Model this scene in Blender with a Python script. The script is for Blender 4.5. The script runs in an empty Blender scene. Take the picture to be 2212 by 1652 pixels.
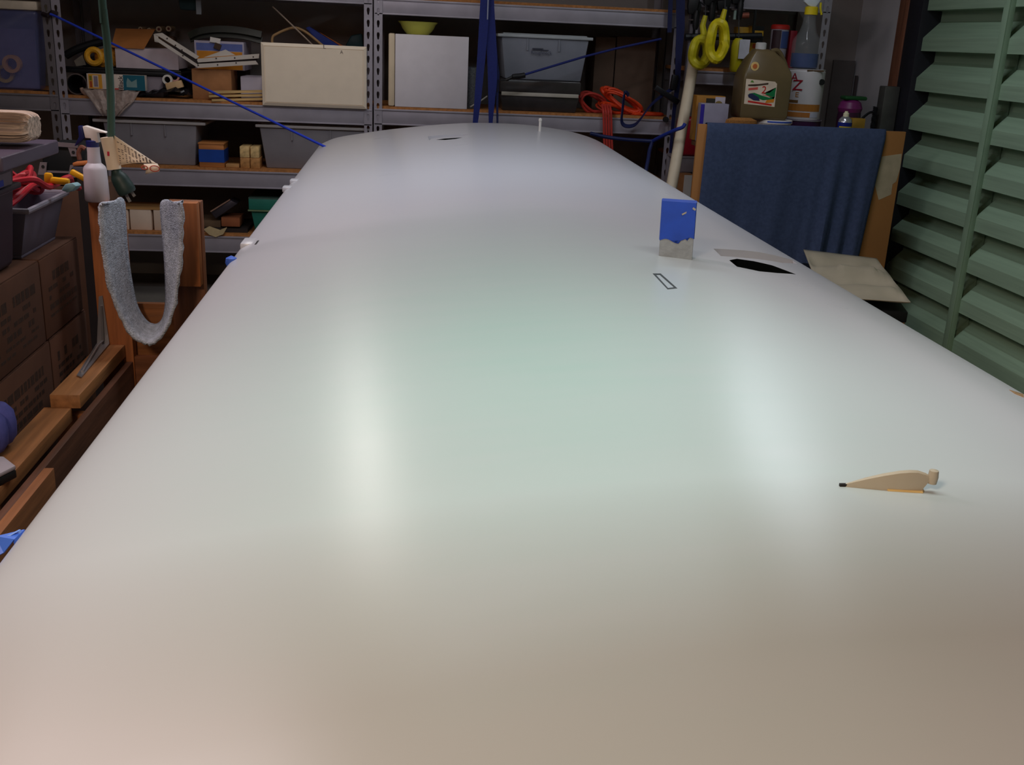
import bpy, bmesh, math, random
from mathutils import Vector, Matrix
random.seed(4)
S = bpy.context.scene
COL = S.collection

# ------------------------------------------------------------------ camera
F, CX, CY, CAMH = 2234.745, 1106.0, 826.0, 1.5
Dv = Vector(((876.7456-CX)/F, (70.1873-CY)/F, 1.0)).normalized()      # garage depth (+Y) in camera axes
a_ = -0.0463186
Vv = Vector((a_, 1.0, -(a_*Dv.x+Dv.y)/Dv.z)).normalized()             # straight down in camera axes
Xv = Vv.cross(Dv)                                                     # garage right (+X) in camera axes
cam = bpy.data.cameras.new('camera'); cam_o = bpy.data.objects.new('camera', cam); COL.objects.link(cam_o)
cam.sensor_fit = 'HORIZONTAL'; cam.sensor_width = 36.0; cam.lens = F/2212*36.0; cam.clip_start = 0.02
cx_ = Vector((Xv.x, Dv.x, -Vv.x)); cy_ = -Vector((Xv.y, Dv.y, -Vv.y)); cz_ = -Vector((Xv.z, Dv.z, -Vv.z))
m = Matrix((cx_, cy_, cz_)).transposed().to_4x4(); m.translation = (0, 0, CAMH)
cam_o.matrix_world = m
S.camera = cam_o
S.view_settings.view_transform = 'Standard'; S.view_settings.look = 'None'
S.view_settings.gamma = 1.0; S.view_settings.use_curve_mapping = False
S.view_settings.exposure = 0.55

# ------------------------------------------------------------------ light
w = bpy.data.worlds.new('world'); S.world = w; w.use_nodes = True
w.node_tree.nodes['Background'].inputs[0].default_value = (0.55, 0.62, 0.75, 1)
w.node_tree.nodes['Background'].inputs[1].default_value = 0.05
def area(name, loc, target, sx, sy, power, color, spread=180):
    l = bpy.data.lights.new(name, 'AREA'); l.shape = 'RECTANGLE'; l.size = sx; l.size_y = sy
    l.energy = power; l.color = color; l.spread = math.radians(spread)
    o = bpy.data.objects.new(name, l); COL.objects.link(o); o.location = loc
    o.rotation_euler = (Vector(target)-Vector(loc)).to_track_quat('-Z', 'Y').to_euler(); return o
area('ceiling_lamp', (0.35, 1.27, 2.6), (0.35, 1.27, 0.0), 1.6, 0.25, 5.2, (0.90, 1.0, 0.98), 100)
area('ceiling_lamp', (0.30, 3.3, 2.6), (0.30, 3.6, 0.0), 1.4, 0.25, 9, (0.80, 0.90, 1.0), 150)
area('side_lamp', (-1.35, 2.7, 2.6), (-0.4, 2.7, 0.0), 0.25, 1.2, 12, (1.0, 0.87, 0.91))
area('warm_lamp', (-0.85, -0.5, 2.45), (0.1, 0.9, 0.9), 0.35, 0.35, 24, (1.0, 0.78, 0.59))
area('tube_lamp', (-0.62, 4.75, 2.55), (-0.62, 4.6, 0.0), 0.07, 1.2, 5, (1.0, 0.94, 0.88))
area('tube_lamp', (1.75, 4.4, 2.55), (1.75, 4.2, 0.0), 0.07, 1.2, 4.8, (0.86, 0.92, 1.0))

# ------------------------------------------------------------------ pixel -> place in the garage
def ray(px, py):
    c = Vector(((px-CX)/F, (py-CY)/F, 1.0)); return Vector((c.dot(Xv), c.dot(Dv), -c.dot(Vv)))
C0 = Vector((0, 0, CAMH))
def aty(px, py, Y): r = ray(px, py); return C0 + r*(Y/r.y)
def atz(px, py, Z): r = ray(px, py); return C0 + r*((Z-CAMH)/r.z)
def atx(px, py, X): r = ray(px, py); return C0 + r*(X/r.x)
def R(px0, py0, px1, py1, Y):
    mx, my = (px0+px1)/2, (py0+py1)/2
    return aty(px0, my, Y).x, aty(px1, my, Y).x, aty(mx, py1, Y).z, aty(mx, py0, Y).z

# ------------------------------------------------------------------ materials
def lin(c):
    f = lambda v: v/12.92 if v <= 0.04045 else ((v+0.055)/1.055)**2.4
    return tuple(f(v/255.0) for v in c)+(1.0,)
_mats = {}
def mat(c, rough=0.6, metal=0.0, var=0.12, scale=14.0, bump=0.0, bscale=90.0, spec=0.4, alpha=1.0, trans=0.0, stretch=None):
    key = (tuple(c), rough, metal, var, scale, bump, bscale, spec, alpha, trans, stretch)
    if key in _mats: return _mats[key]
    mt = bpy.data.materials.new('m%03d' % len(_mats)); mt.use_nodes = True
    n = mt.node_tree.nodes; l = mt.node_tree.links; b = n['Principled BSDF']
    b.inputs['Roughness'].default_value = rough; b.inputs['Metallic'].default_value = metal
    b.inputs['Specular IOR Level'].default_value = spec
    tc = n.new('ShaderNodeTexCoord'); mp = n.new('ShaderNodeMapping'); l.new(tc.outputs['Object'], mp.inputs[0])
    if stretch: mp.inputs['Scale'].default_value = stretch
    nz = n.new('ShaderNodeTexNoise'); nz.inputs['Scale'].default_value = scale; nz.inputs['Detail'].default_value = 4
    l.new(mp.outputs[0], nz.inputs['Vector'])
    rp = n.new('ShaderNodeValToRGB'); base = lin(c)
    lo = tuple(v*(1-var) for v in base[:3])+(1,); hi = tuple(min(1, v*(1+var)) for v in base[:3])+(1,)
    rp.color_ramp.elements[0].color = lo; rp.color_ramp.elements[1].color = hi
    rp.color_ramp.elements[0].position = 0.3; rp.color_ramp.elements[1].position = 0.7
    l.new(nz.outputs[0], rp.inputs[0]); l.new(rp.outputs[0], b.inputs['Base Color'])
    if bump:
        n2 = n.new('ShaderNodeTexNoise'); n2.inputs['Scale'].default_value = bscale; n2.inputs['Detail'].default_value = 3
        l.new(mp.outputs[0], n2.inputs['Vector'])
        bp = n.new('ShaderNodeBump'); bp.inputs['Strength'].default_value = bump; bp.inputs['Distance'].default_value = 0.01
        l.new(n2.outputs[0], bp.inputs['Height']); l.new(bp.outputs[0], b.inputs['Normal'])
    if alpha < 1: b.inputs['Alpha'].default_value = alpha
    if trans: b.inputs['Transmission Weight'].default_value = trans
    _mats[key] = mt; return mt
def wood(c, axis='z'):
    st = {'x': (2, 30, 30), 'y': (30, 2, 30), 'z': (30, 30, 2)}[axis]
    return mat(c, 0.6, var=0.3, scale=1.6, stretch=st, bump=0.15, bscale=2)

# ------------------------------------------------------------------ mesh building
class MB:
    def __init__(s): s.v = []; s.f = []
    def add(s, vs, fs):
        k = len(s.v); s.v += [Vector(p) for p in vs]; s.f += [tuple(i+k for i in f) for f in fs]; return s
    def bx(s, x0, x1, y0, y1, z0, z1, M=None):
        vs = [Vector(p) for p in ((x0,y0,z0),(x1,y0,z0),(x1,y1,z0),(x0,y1,z0),(x0,y0,z1),(x1,y0,z1),(x1,y1,z1),(x0,y1,z1))]
        if M: vs = [M @ p for p in vs]
        return s.add(vs, [(0,3,2,1),(4,5,6,7),(0,1,5,4),(1,2,6,5),(2,3,7,6),(3,0,4,7)])
    def cbx(s, c, dx, dy, dz, e=(0,0,0)):
        from mathutils import Euler
        return s.bx(-dx/2, dx/2, -dy/2, dy/2, -dz/2, dz/2, Matrix.Translation(c) @ Euler(e).to_matrix().to_4x4())
    def taper(s, lo, hi, z0, z1):       # lo/hi = (x0,x1,y0,y1)
        a, b = lo, hi
        vs = [(a[0],a[2],z0),(a[1],a[2],z0),(a[1],a[3],z0),(a[0],a[3],z0),(b[0],b[2],z1),(b[1],b[2],z1),(b[1],b[3],z1),(b[0],b[3],z1)]
        return s.add(vs, [(0,3,2,1),(4,5,6,7),(0,1,5,4),(1,2,6,5),(2,3,7,6),(3,0,4,7)])
    def loft(s, rings, cap=True, closed=True):
        n = len(rings[0]); vs = [p for r in rings for p in r]; fs = []
        for i in range(len(rings)-1):
            for j in range(n if closed else n-1):
                k = (j+1) % n; fs.append((i*n+j, i*n+k, (i+1)*n+k, (i+1)*n+j))
        if cap and closed: fs.append(tuple(range(n))[::-1]); fs.append(tuple((len(rings)-1)*n+j for j in range(n)))
        return s.add(vs, fs)
    def prism(s, poly, d):               # poly = 3-D points, swept by vector d
        d = Vector(d); return s.loft([[Vector(p) for p in poly], [Vector(p)+d for p in poly]])
    def lathe(s, prof, c, n=20, axis='z', cap=True):
        c = Vector(c); rings = []
        for r, h in prof:
            rr = []
            for j in range(n):
                t = 2*math.pi*j/n; u, q = r*math.cos(t), r*math.sin(t)
                rr.append(c + Vector({'z': (u, q, h), 'y': (u, h, q), 'x': (h, u, q)}[axis]))
            rings.append(rr)
        return s.loft(rings, cap=cap)
    def tube(s, path, r, n=8, closed=False):
        P = [Vector(p) for p in path]; rings = []; prev = None
        for i, p in enumerate(P):
            t = (P[(i+1) % len(P)]-P[i-1]) if closed else (P[min(i+1, len(P)-1)]-P[max(i-1, 0)])
            t.normalize()
            if prev is None: u = t.orthogonal().normalized()
            else:
                u = prev - t*prev.dot(t)
                u = u.normalized() if u.length > 1e-6 else t.orthogonal().normalized()
            prev = u; q = t.cross(u); rr = r[i] if isinstance(r, (list, tuple)) else r
            rings.append([p+u*rr*math.cos(2*math.pi*j/n)+q*rr*math.sin(2*math.pi*j/n) for j in range(n)])
        if closed: rings.append(rings[0]); return s.loft(rings, cap=False)
        return s.loft(rings)
    def strap(s, path, width, thick, side):   # flat webbing: side = width direction
        rings = []; sd = Vector(side).normalized(); P = [Vector(p) for p in path]
        for i, p in enumerate(P):
            t = (P[min(i+1, len(P)-1)]-P[max(i-1, 0)]).normalized()
            u = (sd - t*sd.dot(t)).normalized(); q = t.cross(u)
            wd = width[i] if isinstance(width, (list, tuple)) else width
            rings.append([p+u*wd/2+q*thick/2, p-u*wd/2+q*thick/2, p-u*wd/2-q*thick/2, p+u*wd/2-q*thick/2])
        return s.loft(rings)
    def grid(s, rows): 
        n = len(rows[0]); vs = [p for r in rows for p in r]
        return s.add(vs, [(i*n+j, i*n+j+1, (i+1)*n+j+1, (i+1)*n+j) for i in range(len(rows)-1) for j in range(n-1)])

def wloc(o):
    v = Vector((0, 0, 0))
    while o: v += o.location; o = o.parent
    return v
def obj(name, mb, m, parent=None, smooth=False, bev=0.0, seg=2, label=None, kind=None, solid=0.0):
    off = wloc(parent) if parent else Vector((0, 0, 0))
    org = Vector((0, 0, 0))
    if not parent:
        lo = Vector([min(v[i] for v in mb.v) for i in range(3)]); hi = Vector([max(v[i] for v in mb.v) for i in range(3)])
        org = Vector(((lo.x+hi.x)/2, (lo.y+hi.y)/2, lo.z))
    me = bpy.data.meshes.new(name)
    me.from_pydata([tuple(v-off-org) for v in mb.v], [], mb.f)
    bm = bmesh.new(); bm.from_mesh(me)
    bmesh.ops.recalc_face_normals(bm, faces=bm.faces)
    if bev:
        es = [e for e in bm.edges if e.is_manifold and e.calc_face_angle(0) > 0.5]
        bmesh.ops.bevel(bm, geom=es, offset=bev, segments=seg, profile=0.5, affect='EDGES', clamp_overlap=True)
    bm.to_mesh(me); bm.free()
    me.materials.append(m)
    if smooth or bev:
        for p in me.polygons: p.use_smooth = True
        me.set_sharp_from_angle(angle=math.radians(35 if smooth else 28))
    o = bpy.data.objects.new(name, me); COL.objects.link(o); o.location = org
    if parent: o.parent = parent
    if label: o['label'] = label
    if kind: o['kind'] = kind
    if solid:
        md = o.modifiers.new('thickness', 'SOLIDIFY'); md.thickness = solid
    return o
def thing(name, label, cat, loc=(0, 0, 0), group=None):
    o = bpy.data.objects.new(name, None); COL.objects.link(o); o.location = loc; o.empty_display_size = 0.05
    o['label'] = label; o['category'] = cat
    if group: o['group'] = group
    return o
def tag(o, label, cat, group=None):
    o['label'] = label; o['category'] = cat
    if group: o['group'] = group
    return o
def struct(name, mb, m, parent=None, **k):
    o = obj(name, mb, m, parent, **k)
    if not parent: o['kind'] = 'structure'
    return o
def text(parent, s, size, p, rot, m, name='lettering', sx=1.0):
    cu = bpy.data.curves.new(name, 'FONT'); cu.body = s; cu.size = size; cu.extrude = 0.0004
    cu.align_x = 'CENTER'; cu.align_y = 'CENTER'; cu.materials.append(m)
    o = bpy.data.objects.new(name, cu); COL.objects.link(o)
    bpy.context.view_layer.update()
    me = bpy.data.meshes.new_from_object(o.evaluated_get(bpy.context.evaluated_depsgraph_get())); bpy.data.objects.remove(o)
    o = bpy.data.objects.new(name, me); COL.objects.link(o); o.parent = parent
    o.location = Vector(p)-wloc(parent); o.rotation_euler = rot; o.scale = (sx, 1, 1); return o
FRONT = (math.pi/2, 0, 0)
def spline(P, k=6):
    P = [Vector(p) for p in P]; out = []
    for i in range(len(P)-1):
        a, b, c, d = P[max(i-1, 0)], P[i], P[i+1], P[min(i+2, len(P)-1)]
        for j in range(k):
            t = j/k; out.append(0.5*((2*b)+(c-a)*t+(2*a-5*b+4*c-d)*t*t+(3*b-a-3*c+d)*t**3))
    return out+[P[-1]]

# common materials
STEEL = mat((166, 161, 172), 0.45, 0.3, 0.1, 8)
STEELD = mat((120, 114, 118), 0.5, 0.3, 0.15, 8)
DECK = mat((176, 118, 66), 0.8, var=0.25, scale=60)
BLACK = mat((18, 18, 20), 0.5, var=0.2)
RUB = mat((26, 26, 30), 0.7, var=0.2)
CARD = mat((170, 118, 76), 0.85, var=0.12, scale=20)
WHITEP = mat((226, 220, 214), 0.45, var=0.03)
BLUEROPE = mat((24, 46, 138), 0.6, var=0.2, scale=200)
BLUEWEB = mat((20, 34, 108), 0.65, var=0.15, scale=150)
PINE = wood((190, 130, 74), 'y'); PINEZ = wood((158, 92, 48), 'z'); PINEX = wood((196, 148, 92), 'x')
INK = mat((30, 26, 26), 0.7, var=0.05)

# ------------------------------------------------------------------ room
BY, RX = 6.55, 2.8
struct('floor', MB().bx(-3.4, 3.0, -3.0, 6.7, -0.1, 0.0), mat((120, 116, 110), 0.8, var=0.2, scale=3, bump=0.1))
struct('wall_back', MB().bx(-3.4, 3.0, BY, BY+0.1, 0.0, 2.8), mat((150, 142, 138), 0.85, var=0.05, scale=3))
struct('wall_left', MB().bx(-3.4, -3.3, -3.0, BY, 0.0, 2.8), mat((120, 100, 84), 0.9, var=0.1))
struct('ceiling', MB().bx(-3.4, 3.0, -3.0, 6.65, 2.8, 2.9), mat((110, 92, 74), 0.9, var=0.2))
struct('wall_right', MB().bx(RX, RX+0.12, 5.975, BY, 0.0, 2.8), mat((206, 204, 208), 0.8, var=0.03, scale=4))
struct('shade_beam', MB().bx(-3.3, 2.8, 0.97, 1.06, 1.92, 2.8), PINEX)     # unseen beam added under the ceiling to shade the near wing
struct('trim_2', MB().bx(RX-0.03, RX+0.12, 5.87, 5.974, 0, 2.8), wood((130, 84, 62), 'z'), bev=0.004)

# corrugated garage door along the right wall
GREEN = mat((150, 176, 150), 0.5, 0.0, 0.10, 5, stretch=(1, 0.4, 14))
GREEN2 = mat((150, 178, 150), 0.5, 0.0, 0.06, 6)
dr = bpy.data.objects.new('door_1', None); COL.objects.link(dr); dr.location = (RX, 3.0, 0); dr['kind'] = 'structure'
def zdoor(px, py): return atx(px, py, RX).z
P_ = 0.2085
def door_panel(y0, y1, ztop):
    for k in range(12):
        zt = ztop - k*P_
        if zt < 0.1: break
        prof = [(0.085, zt), (0.085, zt-0.055), (0.0, zt-0.14), (0.0, zt-P_)]
        mb = MB().loft([[Vector((RX+0.004+d, y, z)) for d, z in prof]+[Vector((RX+0.095, y, zt-P_)), Vector((RX+0.095, y, zt))] for y in (y0, y1)])
        obj('corrugation', mb, GREEN, dr)
ysl = [4.87, 2.3, -0.4]
zt0 = zdoor(2072, 33)+0.2085*4 + 0.03
for (y0, y1) in ((4.89, 5.70), (2.3, 4.85), (-0.4, 2.26)):
    door_panel(y0, y1, zt0)
obj('backing_sheet', MB().bx(RX+.10, RX+.104, -.4, 5.75, .05, 2.4), GREEN2, dr)
for y in ysl:
    obj('stile', MB().bx(RX-0.022, RX+0.006, y-0.028, y+0.028, 0.05, 2.3).bx(RX-0.028, RX-0.02, y-0.028, y-0.02, 0.05, 2.3), GREEN2, dr, bev=0.002)
obj('door_track', MB().bx(RX-0.025, RX+0.10, 5.702, 5.865, 0, 2.5), mat((36, 36, 44), 0.6), dr, bev=0.004)
lk = R(1912, 185, 1940, 320, 5.74)
t = thing('latch_box', 'grey metal latch box on the door jamb beside the brown wooden strip', 'latch', (2.75, 5.74, 1.1))
obj('housing', MB().bx(RX-0.12, RX-0.031, 5.80, 5.88, 0.95, zdoor(1928, 185)), mat((96, 96, 92), 0.5, 0.4), t, bev=0.006)
obj('spring', MB().tube([(RX-0.16+0.012*math.cos(k*1.2), 5.80+0.012*math.sin(k*1.2), 0.98+0.0016*k) for k in range(150)], 0.004, 5), RUB, t)
obj('pull_cord', MB().tube(spline([(RX-0.15, 5.80, 1.19), (RX-0.2, 5.80, 1.18), (RX-0.26, 5.80, 1.10), (RX-0.27, 5.80, 0.95)]), 0.008, 6), RUB, t)

# ------------------------------------------------------------------ wing
MAIN = [(-0.43,0.862),(-0.428,0.930),(-0.418,0.953),(-0.400,0.966),(-0.358,0.982),(-0.30,0.997),(-0.22,1.012),(-0.124,1.030),(-0.02,1.046),(0.097,1.062),
        (0.20,1.074),(0.30,1.083),(0.38,1.087),(0.47,1.0885),(0.55,1.088),(0.62,1.0855),(0.68,1.081),(0.744,1.074),(0.80,1.067),(0.849,1.059),(0.90,1.047),(0.94,1.036),(0.98,1.021),
        (1.02,1.000),(1.05,0.977),(1.075,0.948),(1.088,0.915),(1.088,0.88),(1.07,0.85),(1.03,0.825),(0.95,0.806),(0.8,0.795),(0.5,0.79),(0.2,0.80),(-0.1,0.825),(-0.35,0.852),(-0.42,0.86)]
YE = 5.40
def twist(x, y): return -0.022*max(0.0, x)**2*max(0.0, min(1.0, 1-((y-1.7)/3.7)**2 if y > 1.7 else 1.0))
def prof_at(y):
    t = max(0.0, (y-(YE-0.16))/0.16); s = 1-0.010*t*t
    out = []
    for i, (x, z) in enumerate(MAIN):
        zz = z+twist(x, y)
        if i in (1, 2, 3): zz -= 0.006*t*t; x = x+0.012*t*t
        cz = 0.93; cxx = 0.33
        e = 1-math.sqrt(max(0.0, 1-min(1, t)**4))*1.0 if t > 0 else 0
        out.append((cxx+(x-cxx)*(1-0.03*e), cz+(zz-cz)*(1-0.10*e)))
    return out
def dense(P, k=3):
    V = [Vector((p[0], 0, p[1])) for p in P]; V = [V[-1]]+V+[V[0], V[1]]; out = []
    for i in range(1, len(V)-2):
        a, b, c, d = V[i-1], V[i], V[i+1], V[i+2]
        sharp = i in (1, 2, len(P))
        for j in range(k):
            t = j/k
            q = b.lerp(c, t) if sharp else 0.5*((2*b)+(c-a)*t+(2*a-5*b+4*c-d)*t*t+(3*b-a-3*c+d)*t**3)
            out.append((q.x, q.z))
    return out
ys = [-0.25, 0.1, 0.4, 0.7, 1.0, 1.4, 1.8, 2.2, 2.6, 3.0, 3.5, 4.0, 4.5, 4.9, 5.1, 5.2, 5.26, 5.31, 5.345, 5.37, 5.387, 5.396, YE]
wmb = MB().loft([[Vector((x, y, z)) for x, z in dense(prof_at(y))] for y in ys])
def wing_z(x, y):
    P = MAIN[1:27]
    for (x0, z0), (x1, z1) in zip(P, P[1:]):
        if x0 <= x <= x1: return z0+(z1-z0)*(x-x0)/(x1-x0+1e-9)+twist(x, y)
    return 0.5
def on_wing(px, py):
    r = ray(px, py).normalized(); t = 0.3
    while t < 9:
        p = C0+r*t
        if p.z < wing_z(p.x, p.y): break
        t += 0.004
    a, b = t-0.004, t
    for _ in range(20):
        q = (a+b)/2; p = C0+r*q
        if p.z < wing_z(p.x, p.y): b = q
        else: a = q
    return C0+r*b
# paint: satin white primer, faint green light cast painted into the middle, brush marks
wm = bpy.data.materials.new('wing_primer'); wm.use_nodes = True
n = wm.node_tree.nodes; l = wm.node_tree.links; b = n['Principled BSDF']
tc = n.new('ShaderNodeTexCoord')
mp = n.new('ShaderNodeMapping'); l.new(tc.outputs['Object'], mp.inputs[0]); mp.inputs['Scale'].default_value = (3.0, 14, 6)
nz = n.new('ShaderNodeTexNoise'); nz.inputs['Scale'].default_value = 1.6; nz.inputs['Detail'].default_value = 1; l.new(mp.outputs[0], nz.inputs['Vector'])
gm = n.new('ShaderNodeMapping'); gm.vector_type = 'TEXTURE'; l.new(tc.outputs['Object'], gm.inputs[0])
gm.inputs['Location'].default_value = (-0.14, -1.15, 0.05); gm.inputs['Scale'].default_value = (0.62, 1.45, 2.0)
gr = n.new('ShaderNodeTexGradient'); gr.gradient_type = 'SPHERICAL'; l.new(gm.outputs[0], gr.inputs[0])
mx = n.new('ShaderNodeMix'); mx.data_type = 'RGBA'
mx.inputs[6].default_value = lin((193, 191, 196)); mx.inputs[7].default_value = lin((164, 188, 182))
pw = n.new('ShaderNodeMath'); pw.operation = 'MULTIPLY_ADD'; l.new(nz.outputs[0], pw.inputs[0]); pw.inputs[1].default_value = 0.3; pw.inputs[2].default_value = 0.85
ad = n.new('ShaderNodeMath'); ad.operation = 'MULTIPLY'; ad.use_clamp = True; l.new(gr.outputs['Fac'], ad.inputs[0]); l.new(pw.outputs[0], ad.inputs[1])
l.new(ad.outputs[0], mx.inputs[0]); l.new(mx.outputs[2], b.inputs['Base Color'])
rr = n.new('ShaderNodeMath'); rr.operation = 'MULTIPLY_ADD'; l.new(nz.outputs[0], rr.inputs[0]); rr.inputs[1].default_value = 0.02; rr.inputs[2].default_value = 0.27
l.new(rr.outputs[0], b.inputs['Roughness']); b.inputs['Specular IOR Level'].default_value = 0.45
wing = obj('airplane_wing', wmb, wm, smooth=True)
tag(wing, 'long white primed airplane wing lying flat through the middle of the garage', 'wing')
HOLE = mat((10, 12, 12), 0.9, var=0.05, spec=0.05)
def cutter(px, dep, m, up=0.03):
    P = [on_wing(*p) for p in px]; zz = Vector((0, 0, 1))
    mb = MB().loft([[p-zz*d for p, d in zip(P, dep)], [p+zz*up for p in P]])
    o = obj('cutter', mb, m); return o
REC = [(1541,537),(1610,541),(1670,551),(1712,562),(1722,570),(1690,568),(1610,557),(1557,553)]
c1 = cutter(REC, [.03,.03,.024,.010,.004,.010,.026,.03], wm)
SLIT = [(1575,562),(1592,559),(1628,564),(1668,573),(1720,593),(1680,590),(1640,586),(1592,576)]
c2 = cutter(SLIT, [.07]*8, HOLE)
REC2 = [(924,294.5),(960,291.5),(1000,289.8),(1012,290.2),(1000,294),(960,296.5),(932,299.5),(927,303)]
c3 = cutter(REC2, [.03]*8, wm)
SL2 = [(941,302.2),(960,299.4),(985,297.8),(1000,297),(985,300),(962,302.4)]
c4 = cutter(SL2, [.06]*6, HOLE)
for c in (c1, c2, c3, c4):
    md = wing.modifiers.new('cut', 'BOOLEAN'); md.operation = 'DIFFERENCE'; md.object = c; md.solver = 'EXACT'; md.material_mode = 'TRANSFER'
bpy.context.view_layer.update()
dg = bpy.context.evaluated_depsgraph_get()
nm = bpy.data.meshes.new_from_object(wing.evaluated_get(dg)); wing.modifiers.clear(); wing.data = nm
for c in (c1, c2, c3, c4): bpy.data.objects.remove(c)
nm.set_sharp_from_angle(angle=math.radians(30))
def patch(px, m, name, up=0.0012, label=None, dn=0.003):
    P = [on_wing(*p) for p in px]; zz = Vector((0, 0, 1))
    return obj(name, MB().loft([[p-zz*dn for p in P], [p+zz*up for p in P]]), m, wing, label=label)
o4 = [(1410,591),(1427,591),(1463,623),(1442,625)]; i4 = [(1417,594),(1425,594),(1456,621),(1443,622.5)]
Po = [on_wing(*p) for p in o4]; Pi = [on_wing(*p) for p in i4]; mb = MB(); zz = Vector((0, 0, 1))
for k in range(4):
    q = [Po[k], Po[(k+1) % 4], Pi[(k+1) % 4], Pi[k]]
    mb.loft([[p-zz*0.002 for p in q], [p+zz*0.0006 for p in q]])
obj('marker_outline', mb, mat((60, 66, 70), 0.8), wing, label='dark hand drawn outline of a slanted rectangle')
patch([(2180,843),(2195,847.5),(2211,852.5),(2211,859),(2192,851)], mat((150, 118, 84), 0.8, var=0.3, scale=80), 'chip', label='tan sliver where the primer is chipped at the leading edge')
for px in ((641,384), (626,399), (547,516)):
    p = on_wing(px[0]+9, px[1]+2)
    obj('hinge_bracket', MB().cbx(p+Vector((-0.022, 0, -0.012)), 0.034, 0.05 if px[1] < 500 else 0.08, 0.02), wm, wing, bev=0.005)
p = on_wing(545, 528)
obj('slot', MB().cbx(p+Vector((0.012, 0, 0.004)), 0.005, 0.05, 0.004, (0, -0.25, 0)), INK, wing, label='short dark slit near the trailing edge')
p = on_wing(518, 556)
tag(obj('tape_wad', MB().lathe([(0.001,-0.016),(0.011,-0.012),(0.015,-0.002),(0.013,0.010),(0.001,0.016)], p+Vector((-0.020, 0.0, -0.012)), 10), mat((60, 96, 190), 0.6, var=0.3, scale=120), smooth=True),
    'small wad of blue masking tape on the trailing edge of the wing', 'tape')
# fin shaped fairing on the near right of the wing
fa, fb = on_wing(1815, 1050), on_wing(1992, 1060)
fx = (fb-fa); L_ = fx.length; fx.normalize(); fy = Vector((0, 0, 1)).cross(fx)
BEIGE = mat((172, 162, 144), 0.6, var=0.08)
def fpt(u, v, wv): q = fa+fx*u*L_; return Vector((q.x, q.y, q.z+v*L_))+fy*wv*L_
rings = []
for u, h, wd, zb in ((0.0,0.012,0.006,-.02),(0.12,0.062,0.025,-.03),(0.3,0.132,0.045,-.03),(0.5,0.198,0.06,-.03),(0.68,0.245,0.065,-.03),(0.8,0.262,0.06,-.03),(0.9,0.264,0.05,-.03),(0.965,0.245,0.042,0.0),(1.0,0.236,0.036,0.06),(1.04,0.215,0.03,0.12),(1.065,0.195,0.02,0.15)):
    rings.append([fpt(u, zb, -wd), fpt(u, (zb+h)/2, -wd*0.95), fpt(u, h*0.92, -wd*0.6), fpt(u, h, 0), fpt(u, h*0.92, wd*0.6), fpt(u, (zb+h)/2, wd*0.95), fpt(u, zb, wd)])
fr = obj('fin_fairing', MB().loft(rings), BEIGE, wing, smooth=True, label='beige shark fin shaped fairing with a round knob at its end')
obj('knob', MB().lathe([(0.001,-0.008),(0.0045,-0.007),(0.0052,0),(0.0045,0.007),(0.001,0.008)], fpt(1.10, 0.19, 0), 12), BEIGE, fr, smooth=True)
obj('tip', MB().cbx(fpt(0.03, 0.012, 0), 0.007, 0.003, 0.004), INK, fr, label='dark leading tip')
obj('glue_fillet', MB().tube([fpt(u, 0.002, -0.06) for u in (0.55, 0.7, 0.85, 0.97)]+[fpt(1.0, 0.002, 0.0)], 0.0022, 6), mat((206, 174, 116), 0.4, var=0.1), fr, label='amber bead of glue along the base')
# sanding block
p0 = on_wing(1423, 553); p1 = on_wing(1490, 555)
bw = (p1-p0).length; bdir = (p1-p0); bdir.z = 0; bdir.normalize(); bz = Vector((-0.02, 0.02, 1)).normalized(); bback = Vector((p0.x+.035, p0.y, 0)).normalized(); bdir = Vector((bback.y, -bback.x, 0))
zlow = min(p0.z, p1.z)-0.001
sb = thing('sanding_block', 'grey sanding block wrapped in blue tape standing upright on the wing', 'sanding block', ((p0.x+p1.x)/2, p0.y, zlow))
def bq(u, v, hgt): q = p0+bdir*u*bw+bback*v; q.z = zlow; return q+bz*hgt
hh = 0.119; bw *= .95; dpt = 0.036
def zig(u, v): return 0.038+0.004*math.sin(u*9+v*30)+(0.005 if 0.6 < u < 0.78 else 0)+(0.006 if u > 0.85 else 0)
obj('foam_core', MB().loft([[bq(0.0,0,0),bq(1.0,0,0),bq(1.0,dpt,0),bq(0,dpt,0)],[bq(0.0,0,hh-.002),bq(1.0,0,hh-.002),bq(1.0,dpt,hh-.002),bq(0.0,dpt,hh-.002)]]), mat((146, 149, 152), 0.9, var=0.1, scale=60, bump=0.2), sb, bev=0.002)
nn = 16; ring_lo = []; ring_hi = []; e = 0.0015
path = [(i/nn, -e) for i in range(nn+1)]+[(1+e/bw, dpt*i/4) for i in range(1, 4)]+[(1-i/nn, dpt+e) for i in range(nn+1)]+[(-e/bw, dpt*(4-i)/4) for i in range(1, 4)]
obj('blue_tape', MB().loft([[bq(u, v, zig(u, v)) for u, v in path], [bq(u, v, hh) for u, v in path]]), mat((26, 68, 172), 0.55, var=0.12, scale=30), sb)
obj('scuff', MB().cbx(bq(0.68, -e-.0004, hh-0.022), 0.012, 0.001, 0.003, (0, -0.5, 0)), BEIGE, sb, label='pale scratch in the blue tape')
obj('scuff', MB().cbx(bq(0.95, -e-.0004, hh-0.012), 0.007, 0.001, 0.004, (0, 0.5, 0)), BEIGE, sb)
# white peg near the far tip
pp = on_wing(1166, 283)
tag(obj('peg', MB().lathe([(0.006,-0.002),(0.006,0.045),(0.008,0.046),(0.008,0.056),(0.003,0.060)], pp, 10), WHITEP, smooth=True), 'small white peg standing near the far end of the wing', 'peg')
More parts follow.
